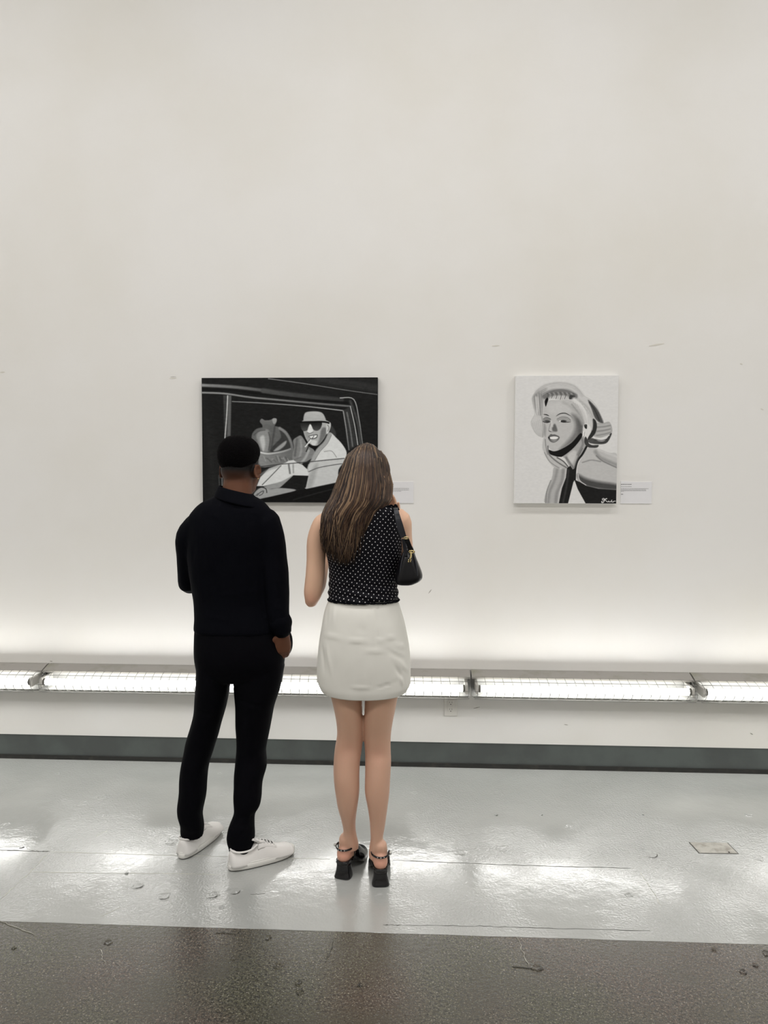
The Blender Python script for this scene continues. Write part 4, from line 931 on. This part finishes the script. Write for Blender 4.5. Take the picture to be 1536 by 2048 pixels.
def wb_disp(co, nr):                    # tendons and hollows behind the knees and ankles
    d = np.zeros(len(co))
    for kx, ky in ((697, 1500), (756, 1508)):
        c = aw(kx, ky, -.055); d += bump_at(co, c, (.03, .03, .03), -.004)
        for s in (-1, 1): d += fold(co, tuple(aw(kx+s*15, ky-35, -.05)), tuple(aw(kx+s*17, ky+10, -.05)), .01, .0025)
    for ax, ay in ((701, 1668), (755, 1676)):
        d += fold(co, tuple(aw(ax, ay-40, -.05)), tuple(aw(ax+1, ay+30, -.05)), .008, .003)
        for s in (-1, 1): d += bump_at(co, aw(ax+s*12, ay+6, -.03), (.008, .02, .03), -.003)
    d += bump_at(co, aw(622, 1203, -.03), (.012, .02, .014), .003)
    return d
wbody = union('body', pcs, .0046, M['w_skin'], wom, smooth=3, disp=wb_disp)
def wcol(co):
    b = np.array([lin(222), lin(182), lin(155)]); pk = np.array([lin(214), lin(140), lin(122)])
    leg_shade = np.array([lin(203), lin(163), lin(140)]); t = np.clip((1.0-co[:, 2])/.5, 0, 1)[:, None]; out = b*(1-t)+leg_shade*t  # weaker light on the legs put into the skin tint, darker further down
    k = np.zeros(len(co))
    for c, r, a in ((lhB+Vector((0, -.01, .095)), .03, .7), (rhB+Vector((0, -.01, .095)), .03, .7), (aw(622, 1200, -.03), .035, .35), (aw(697, 1500, -.05), .05, .14), (aw(756, 1508, -.05), .05, .14)):
        dd = np.linalg.norm(co-np.array(c), axis=1)/r; k = np.maximum(k, a*np.exp(-dd*dd))
    k = k[:, None]; return out*(1-k)+pk*k
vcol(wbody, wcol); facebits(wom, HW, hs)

# sleeveless top
tr = rows_to_rings([(1002, 716, 765, .045, -.022), (1012, 700, 783, .058, -.02), (1019, 676, 797, .07, -.018), (1028, 650, 803, .08, -.014), (1042, 642, 805, .088, -.01), (1060, 642, 806, .094, -.004), (1080, 645, 806, .1, .002), (1114, 653, 803, .102, .008), (1140, 656, 798, .1, .01), (1165, 656, 795, .098, .008), (1180, 656, 796, .098, .004), (1192, 655, 797, .1, 0), (1199, 657, 797, .1, 0)], YW, e=2.15)
def top_disp(co, nr):
    ph = np.arctan2(co[:, 0]-wb.x-.0, -(co[:, 1]-YW)); zz = co[:, 2]
    lowk = np.clip((1.31-zz)/.12, 0, 1); hi = np.clip(1.2-abs(zz-1.25)*6, 0, 1)
    d = .0022*nz(co, (12, 12, 10), 2)
    d += lowk*.0032*np.sin((zz+.012*np.sin(ph*2.2))*2*math.pi/.034+nz(co, (6, 6, 3), 4)*3)
    return d
topo = union('sleeveless_top', [loft(tr)], .0055, M['dots'], wom, smooth=2, disp=top_disp)
me = topo.data; n = len(me.vertices); co = np.empty(n*3); me.vertices.foreach_get('co', co); co = co.reshape(-1, 3)+np.array(world_loc(wom))
cx0 = aw(727, 1100).x; ph = np.arctan2(co[:, 0]-cx0, -(co[:, 1]-YW)*1.45); u = ph*.150
att = me.attributes.new('cloth', 'FLOAT_VECTOR', 'POINT'); att.data.foreach_set('vector', np.stack([u, co[:, 2], np.zeros(n)], 1).ravel())
# ruffled armhole trim and hem, thin tubes following the edges
def trim(nm, pts, r, seed):
    random.seed(seed); P_ = crv(pts, 8); v, f = chain([(p+Vector((random.uniform(-1, 1), random.uniform(-1, 1), random.uniform(-1, 1)))*.0012, r*random.uniform(.8, 1.3), r*random.uniform(.8, 1.3)) for p in P_], n=8, ref=Vector((.3, 1, .2)), k=1)
    q = mk(nm, v, f, M['shirt'], wom); q.parent = topo
hemp = [hring((aw(727, 1199).x, YW, aw(727, 1199).z), 71.5*PX(YW), .103, 2.15, 24)[i % 24] for i in range(25)]
trim('hem_edge', hemp, .0035, 2)
trim('neck_tie', [aw(776, 1014, -.05), aw(783, 1011, -.04), aw(788, 1014, -.05), aw(791, 1010, -.045), aw(794, 1015, -.05), aw(797, 1019, -.04)], .004, 5)

# skirt: double shell
def skirt():
    rows = [(1196, 661, 792, .090, 0), (1202, 656, 797, .096, 0), (1219, 649, 803, .106, -.004), (1248, 643, 811, .114, -.008), (1278, 638, 817, .12, -.01), (1307, 635, 821.5, .122, -.012), (1336, 633, 823, .122, -.012), (1358, 633.5, 823, .12, -.012), (1369, 636, 821.5, .119, -.012), (1378, 642, 816, .116, -.012)]
    rr = []
    for py, xl, xr, b, yo in rows:
        c = aw((xl+xr)/2, py); rr.append(hring((c.x, YW+yo, c.z), (xr-xl)/2*PX(YW), b, 2.25, 160))
    rr = interp(rr, 6)
    out = []
    c0 = aw(727, 1290)
    folds = [((640, 1272), (690, 1278), .009, .004), ((690, 1278), (745, 1284), .008, .005), ((745, 1284), (800, 1272), .008, .005), ((720, 1298), (775, 1302), .008, .004), ((775, 1302), (812, 1325), .009, -.005), ((785, 1290), (815, 1300), .009, .004), ((750, 1292), (790, 1294), .007, .003),
             ((788, 1330), (806, 1362), .008, -.006), ((796, 1325), (818, 1350), .009, .004), ((800, 1350), (806, 1378), .008, .005), ((750, 1373), (795, 1364), .006, -.004), ((700, 1370), (745, 1372), .006, .003), ((640, 1290), (648, 1350), .009, -.005), ((650, 1285), (665, 1360), .01, .004),
             ((652, 1215), (650, 1260), .01, -.003), ((668, 1205), (664, 1260), .012, .003), ((800, 1225), (812, 1265), .009, -.003), ((715, 1255), (735, 1262), .02, -.002)]
    F3 = [(tuple(aw(*a, -.115)), tuple(aw(*b, -.115)), w, h) for a, b, w, h in folds]; F3 = [(a, b, w*.62, h*.72) for a, b, w, h in F3]
    co = np.array([[tuple(p) for p in r] for r in rr]); sh_ = co.shape; fl = co.reshape(-1, 3)
    d = .0022*nz(fl, (9, 9, 6), 11)+.0009*nz(fl, (30, 30, 16), 3)
    back = fl[:, 1] < YW
    for a, b, w, h in F3:
        a2, b2 = np.array(a), np.array(b); ab = (b2-a2)[[0, 2]]; q = fl[:, [0, 2]]-a2[[0, 2]]; t = np.clip((q@ab)/(ab@ab), 0, 1)
        dist = np.linalg.norm(q-t[:, None]*ab, axis=1); d += back*h*1.35*np.exp(-(dist/w)**2)*np.sin(np.pi*np.clip(t, .05, .95))
    # centre back seam
    sx = aw(757, 1250).x; d += back*(-.0022)*np.exp(-((fl[:, 0]-sx)/.003)**2)*(fl[:, 2] > aw(757, 1282).z)
    # hem dip in the middle of the back
    hem = np.clip((aw(727, 1330).z-fl[:, 2])/.10, 0, 1)
    n_ = np.stack([(fl[:, 0]-c0.x)/.19**2, (fl[:, 1]-YW)/.12**2, 0*fl[:, 0]], 1); n_ /= np.linalg.norm(n_, axis=1)[:, None]
    fl = fl+n_*d[:, None]
    fl[:, 2] -= hem*.010*np.clip(1-((fl[:, 0]-c0.x)/.19)**2, 0, 1)*1.0
    fl[:, 2] += hem*.012*np.clip(((fl[:, 0]-c0.x)/.19)**2-.55, 0, 1)
    co = fl.reshape(sh_); outer = [[Vector(p) for p in r] for r in co]
    inner = []
    cc = [sum(r, Vector())/len(r) for r in outer]
    for r, c in zip(outer, cc): inner.append([p+(c-p).normalized()*.004+Vector((0, 0, .0)) for p in r])
    lip = [p+(cc[-1]-p).normalized()*.002+Vector((0, 0, -.0018)) for p in outer[-1]]
    return loft(outer+[lip]+inner[::-1], caps=False)
mk('skirt', *skirt(), M['skirt'], wom)

# heeled shoes
def heel_shoe(hb, tb, outer):
    d = (tb-hb); d.z = 0; d = d.normalized(); s = Vector((-d.y, d.x, 0)); up_ = Vector((0, 0, 1))
    def Q(x, y, z): return hb+d*x+s*y+up_*z
    # sole following the foot
    prof = [(-.031, .064, .016), (-.026, .064, .026), (-.01, .062, .030), (.02, .058, .030), (.06, .046, .028), (.1, .022, .033), (.13, .008, .038), (.17, .005, .038), (.2, .006, .033), (.22, .009, .022), (.228, .013, .01)]
    rings = []
    for x, z, w in [tuple(q[0]) for q in interp([[Vector(q)] for q in prof], 2)]:
        rings.append([Q(x, w*sup(math.cos(a), 3), z+.0045+.0045*sup(math.sin(a), 3)) for a in [2*math.pi*j/16 for j in range(16)]])
    o = mk('heeled_shoe', *loft(rings), M['patent'], wom)
    def part(nm, v, f, mt=M['patent'], sm=True): q = mk(nm, v, f, mt, wom, sm); q.parent = o; return q
    # flared block heel
    rg = []
    for z, a, b, yo in ((.0015, .0355, .030, -.004), (.006, .037, .031, -.004), (.012, .0355, .030, -.003), (.03, .031, .028, 0), (.05, .0285, .027, .002), (.066, .0285, .027, .002)):
        rg.append([Q(b*sup(math.sin(t), 3.4)+yo, a*sup(math.cos(t), 3.4), z) for t in [2*math.pi*j/32 for j in range(32)]])
    part('block_heel', *loft(rg))
    # vamp over the toes
    rg = []
    for x, w, h in ((.060, .040, .112), (.08, .044, .110), (.1, .047, .101), (.125, .048, .084), (.15, .047, .066), (.175, .042, .045), (.2, .037, .043), (.218, .026, .030), (.228, .010, .019)):
        z0 = np.interp(x, [p[0] for p in prof], [p[1] for p in prof]); rg.append([Q(x, w*sup(math.cos(a), 2.3), z0+(h-z0)*max(0, sup(math.sin(a), 2.3))) for a in [math.pi*j/15 for j in range(16)]])
    part('vamp', *loft(rg))
    # slim straps rising from the vamp along the foot and round the back of the ankle
    zk = .125
    back = [Q(.1, .038, .05), Q(.06, .036, .10), Q(.03, .038, zk-.002), Q(.0, .036, zk), Q(-.022, .021, zk-.001), Q(-.031, 0, zk-.001), Q(-.022, -.021, zk-.001), Q(.0, -.036, zk), Q(.03, -.038, zk-.002), Q(.06, -.036, .10), Q(.1, -.038, .05)]
    v, f = chain([(p, .0045, .0025) for p in back], n=10, ref=up_); part('ankle_strap', v, f)
    for sd in (-1, 1):
        v, f = chain([(Q(.015, sd*.033, zk), .0028, .0028), (Q(.03, sd*.036, .10), .0028, .0028), (Q(.03, sd*.035, .075), .0028, .0028), (Q(.03, sd*.030, .064), .0028, .0028)], n=8); part('side_strap', v, f)
    for k in range(3): part('stud', *ell(Q(-.0325+.004*abs(k-1), (k-1)*.013, zk-.001), (.003, .002, .003), n=10), mt=M['silver'])
    part('buckle', *ell(Q(.002, outer*.041, zk+.002), (.006, .007, .007), n=12), mt=M['silver'])
    v, f = chain([(Q(x, 0, z), .0018, .0018) for x, z in ((-.033, .071), (-.032, .073))], n=6); 
    rm = []
    for a in [math.pi*(j/16)-math.pi/2 for j in range(17)]: rm.append((Q(-.004-.027*math.cos(a), .0295*math.sin(a), .0735), .0022, .0022))
    v, f = chain(rm, n=8, ref=up_, k=1); part('heel_rim', v, f)
    return o
heel_shoe(lhB, ltB, 1); heel_shoe(rhB, rtB, -1)

# hair: inner shell and locks
Lb = [(884, 726), (886, 718), (890, 711), (897, 704), (913, 693), (938, 685), (954, 678), (971, 672), (997, 662), (1010, 655), (1028, 648), (1050, 646), (1067, 644), (1094, 648), (1112, 656), (1128, 672)]
Rb = [(884, 744), (886, 752), (890, 757), (897, 763), (917, 772), (946, 778), (969, 784), (997, 784), (1010, 776), (1020, 764), (1040, 752), (1055, 746), (1094, 736), (1112, 730), (1128, 718)]
def li(tab, y): return float(np.interp(y, [q[0] for q in tab], [q[1] for q in tab]))
def hy(u, y):                            # depth of the hair's back face
    z = aw(730, y).z; hd = max(0, 1-((z-1.70)/.115)**2)**.5 if z > 1.70 else 1
    if z > 1.70: back = .005-.118*hd
    else: back = -.113-.02*min(1, (1.70-z)/.12)+ .022*min(1, max(0, (1.62-z)/.2))-.0
    q_ = max(0, min(1, (1.64-z)/.16)); q_ = q_*q_*(3-2*q_); side = .025-.085*q_
    t = abs(2*u-1); k = (1-t**2.2)**(1/1.7) if t < 1 else 0
    return YW+side+(back-side)*k
vv, ff, cc_ = [], [], []
def addlock(path, w, th, col, n=6):
    b0 = len(vv); m_ = len(path)
    for i, p in enumerate(path):
        t = (path[min(i+1, m_-1)]-path[max(i-1, 0)]).normalized(); u = Vector((1, 0, 0)); u = (u-t*u.dot(t)).normalized(); q = t.cross(u)
        s = i/(m_-1); k = min(1, s*6+.35)*(1-max(0, (s-.55)/.45)**1.5*.93)
        for j in range(n):
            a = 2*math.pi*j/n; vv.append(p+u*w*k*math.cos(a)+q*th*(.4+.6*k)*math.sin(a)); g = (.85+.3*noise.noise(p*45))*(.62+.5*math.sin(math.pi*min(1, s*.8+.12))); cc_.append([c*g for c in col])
    for i in range(m_-1):
        for j in range(n): k2 = (j+1) % n; ff.append((b0+i*n+j, b0+i*n+k2, b0+(i+1)*n+k2, b0+(i+1)*n+j))
    ff.append(tuple(b0+j for j in reversed(range(n)))); ff.append(tuple(b0+(m_-1)*n+j for j in range(n)))
random.seed(21)
dark_, mid_, hi_ = [tuple(rgb(*c)[:3]) for c in ((46, 33, 28), (80, 60, 47), (138, 113, 88))]
def lock(u0, ytop, yend, w, th, lift, col, wav, curl, m_=26):
    ph = random.uniform(0, 6.28); path = []; fr = random.uniform(.9, 1.5)
    for i in range(m_):
        s = i/(m_-1); y = ytop+(yend-ytop)*s
        l, r = li(Lb, y), li(Rb, y); lowk = max(0, (y-985)/140)
        uu = u0+wav*lowk*math.sin(ph+s*5.5*fr)/max(40, r-l)*60+.01*math.sin(ph*2+s*9)
        uu = min(.985, max(.015, uu)); x = l+(r-l)*uu
        x += curl*max(0, s-.8)**1.5*60
        p = aw(x, y); yy = hy(uu, y)-lift*(.4+.6*min(1, s*3))+.006*lowk*math.sin(ph*1.7+s*7)
        path.append(Vector((p.x, yy, p.z)))
    addlock(path, w, th, col)
def bottom(u):                           # where a lock at u ends
    return float(np.interp(u, [0, .12, .3, .5, .62, .75, .85, 1], [1088, 1100, 1116, 1122, 1120, 1100, 1060, 1030]))
def colr(u):
    q = random.random(); hb = noise.noise(Vector((u*9, 3.3, 0)))*.35; q += hb*.5; c = dark_ if q < .42 else (mid_ if q < .82 else hi_)
    k = .75+.5*random.random(); return tuple(x*k for x in c)
for i in range(150):
    u = (i+.5)/150+random.uniform(-.01, .01); lock(u, 886+random.uniform(0, 6)+22*abs(2*u-1)**2.5, bottom(u)+random.uniform(-14, 4), .0085, .004, .0, colr(u), .05, 0)
for i in range(560):
    u = random.uniform(.01, .99); yt = 886+random.uniform(0, 14)+24*abs(2*u-1)**2.5; ye = bottom(u)+random.uniform(-46, 6)
    lock(u, yt, ye, random.uniform(.0014, .0042), .002, random.uniform(.001, .010), colr(u), random.uniform(.08, .34), random.uniform(-.6, .35)*(ye > 1040))
for i in range(520):
    u = random.uniform(.01, .99); yt = random.uniform(890, 960)+20*abs(2*u-1)**2; ye = bottom(u)+random.uniform(-60, 8)
    lock(u, yt, ye, random.uniform(.0006, .0012), .0008, random.uniform(.004, .009), mid_ if random.random() < .5 else hi_, random.uniform(.1, .4), random.uniform(-.7, .5)*(ye > 1040))
for i in range(150):                    # locks framing the face on both sides
    sd = 1 if i % 2 else -1; a = R(random.uniform(-5, 58)); lo = random.uniform(-.17, -.13); ca, sa = math.cos(a), math.sin(a); path = []; g = random.uniform(.5, 1.6)
    for z, rx, ry in ((.118, .012, .02), (.112, .045, .05), (.085, .075, .078), (.045, .089, .088), (0, .092, .086), (-.05, .089, .072), (-.1, .085, .05), (lo, .082, .036)):
        path.append(HW @ (Vector((sd*(rx*ca+.004*math.sin(g*z*60)), -.008+ry*sa, z))*hs))
    addlock(crv(path, 3), random.uniform(.003, .006), .0025, colr(.5))
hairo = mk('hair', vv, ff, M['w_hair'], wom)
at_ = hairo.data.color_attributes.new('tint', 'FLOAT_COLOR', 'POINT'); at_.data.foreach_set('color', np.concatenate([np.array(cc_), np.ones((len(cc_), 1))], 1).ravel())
# scalp cap under the locks
def scalp():
    rings = []
    for y in (888, 892, 900, 915, 935, 955, 980, 1005, 1030, 1055, 1080, 1100):
        ins = 4+5*max(0, (930-y)/42); l, r = li(Lb, y)+ins, li(Rb, y)-ins; z = aw((l+r)/2, y).z; xl = aw(l, y).x; xr = aw(r, y).x; ring = []
        for j in range(24): uu = j/23; ring.append(Vector((xl+(xr-xl)*uu, hy(uu, y)+.009, z)))
        fr_ = (.085 if z > 1.66 else (.03 if z > 1.58 else -.0)); fk = max(0, 1-((z-1.66)/.13)**2)**.5 if z > 1.66 else 1
        for j in range(22, 0, -1):
            uu = j/23; t = 2*uu-1; yb = YW+.02+(.06*fk*(1-t*t)**.5 if z > 1.72 else -.05); yb = max(yb, hy(uu, y)+.02) if z <= 1.72 else yb
            ring.append(Vector((xl+(xr-xl)*uu, yb, z)))
        rings.append(ring)
    return loft(interp(rings, 2))
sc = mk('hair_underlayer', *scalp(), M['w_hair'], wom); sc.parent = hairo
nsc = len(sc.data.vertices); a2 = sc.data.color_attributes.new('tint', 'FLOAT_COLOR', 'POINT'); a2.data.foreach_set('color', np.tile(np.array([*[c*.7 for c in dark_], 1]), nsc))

# ================================================================== the shoulder bag
bg0 = W(818, 1140, YW-.05)
bag = thing('shoulder_bag', 'black leather shoulder bag with gold hardware hanging from the woman\'s right shoulder', 'bag', (bg0.x, YW-.02, bg0.z))
def B(px, py, yo): return W(px, py, YW+yo-.03)
# bag body seen nearly end on: a stack of sections
rowsb = [(1094, 811, 826, .05), (1104, 806, 829, .07), (1114, 802, 832, .085), (1130, 796, 838.5, .10), (1145, 792, 844, .11), (1154, 790, 845, .112), (1161, 790, 840, .11), (1167, 794, 827, .10)]
rg = []
for py, xl, xr, b in rowsb:
    c = B((xl+xr)/2, py, -.04); rg.append(hring((c.x, YW-.07, c.z), (xr-xl)/2*PX(YW-.07), b*.6, 3.0, 40))
def tiltx(p): return p
bb_ = union('bag_body', [loft(interp(rg, 4))], .004, M['bag'], bag, smooth=2)
v, f = chain([(B(826, 1106, -.078), .0035, .002), (B(831, 1122, -.088), .0035, .002), (B(834, 1140, -.096), .0035, .002), (B(834, 1154, -.098), .0035, .002), (B(830, 1166, -.088), .0035, .002)], n=8); mk('piping', v, f, M['strapm'], bag)
v, f = chain([(B(808, 1106, -.078), .003, .002), (B(803, 1125, -.09), .003, .002), (B(800, 1150, -.096), .003, .002), (B(801, 1168, -.085), .003, .002)], n=8); mk('piping', v, f, M['strapm'], bag)
# wide strap from the shoulder, narrower tab below the ring
def flatstrap(nm, pts, mt):
    rr = []
    P_ = [[a, b] for a, b in pts]; P_ = interp(P_, 5)
    for a, b in P_:
        nrm = Vector((.25, -1, .1)).normalized()*.002; rr.append([a+nrm, b+nrm, b-nrm, a-nrm])
    o = mk(nm, *loft(rr), mt, bag, smooth=False); bv = o.modifiers.new('b', 'BEVEL'); bv.width = .001; bv.segments = 2; return o
flatstrap('strap', [(B(788, 1015, .065), B(797, 1015, .065)), (B(786, 1014, .02), B(797, 1014, .02)), (B(787, 1019, -.085), B(796, 1018, -.085)), (B(790, 1035, -.108), B(801, 1034, -.105)), (B(794, 1055, -.112), B(807, 1053, -.106)), (B(801, 1076, -.108), B(813, 1074, -.10))], M['strapm'])
flatstrap('strap_tab', [(B(809, 1078, -.105), B(817, 1075, -.10)), (B(813, 1090, -.10), B(822, 1088, -.095)), (B(818, 1103, -.092), B(828, 1102, -.088))], M['bag'])
flatstrap('strap_end', [(B(803, 1078, -.10), B(810, 1078, -.10)), (B(806, 1095, -.095), B(813, 1095, -.095)), (B(808, 1112, -.092), B(815, 1112, -.092))], M['strapm'])
flatstrap('front_strap', [(B(789, 1016, .06), B(797, 1016, .06)), (B(796, 1045, .035), B(803, 1045, .035)), (B(808, 1080, .0), B(815, 1080, .0)), (B(814, 1106, -.03), B(821, 1106, -.03))], M['strapm'])
def ringm(c, r, th, nm):
    pts = [(c+Vector((r*math.cos(a), -.004*math.sin(a), r*.45*math.sin(a))), th, th) for a in [2*math.pi*k/16 for k in range(17)]]
    v, f = chain(pts, n=8, k=1, roundcap=False, ref=Vector((0, 1, 0))); return mk(nm, v, f, M['gold'], bag)
ringm(B(812, 1076, -.112), .0095, .0018, 'buckle'); ringm(B(823.5, 1103.5, -.098), .0115, .0019, 'buckle')
v, f = chain([(B(822, 1104, -.104), .0028, .002), (B(822, 1112, -.106), .0035, .0022), (B(820, 1118, -.107), .003, .002)], n=8); z_ = mk('zip_pull', v, f, M['gold'], bag)
for dx, dy in ((-2.6, 3.5), (-3.2, 6.5), (1.6, 3.5), (.8, 6.0)): 
    q = mk('pull_charm', *ell(B(820+dx, 1117+dy, -.108), (.0022, .0018, .0034), n=10), M['gold'], bag); q.parent = z_
mk('stud', *ell(B(827, 1104, -.100), (.003, .002, .003), n=10), M['gold'], bag)
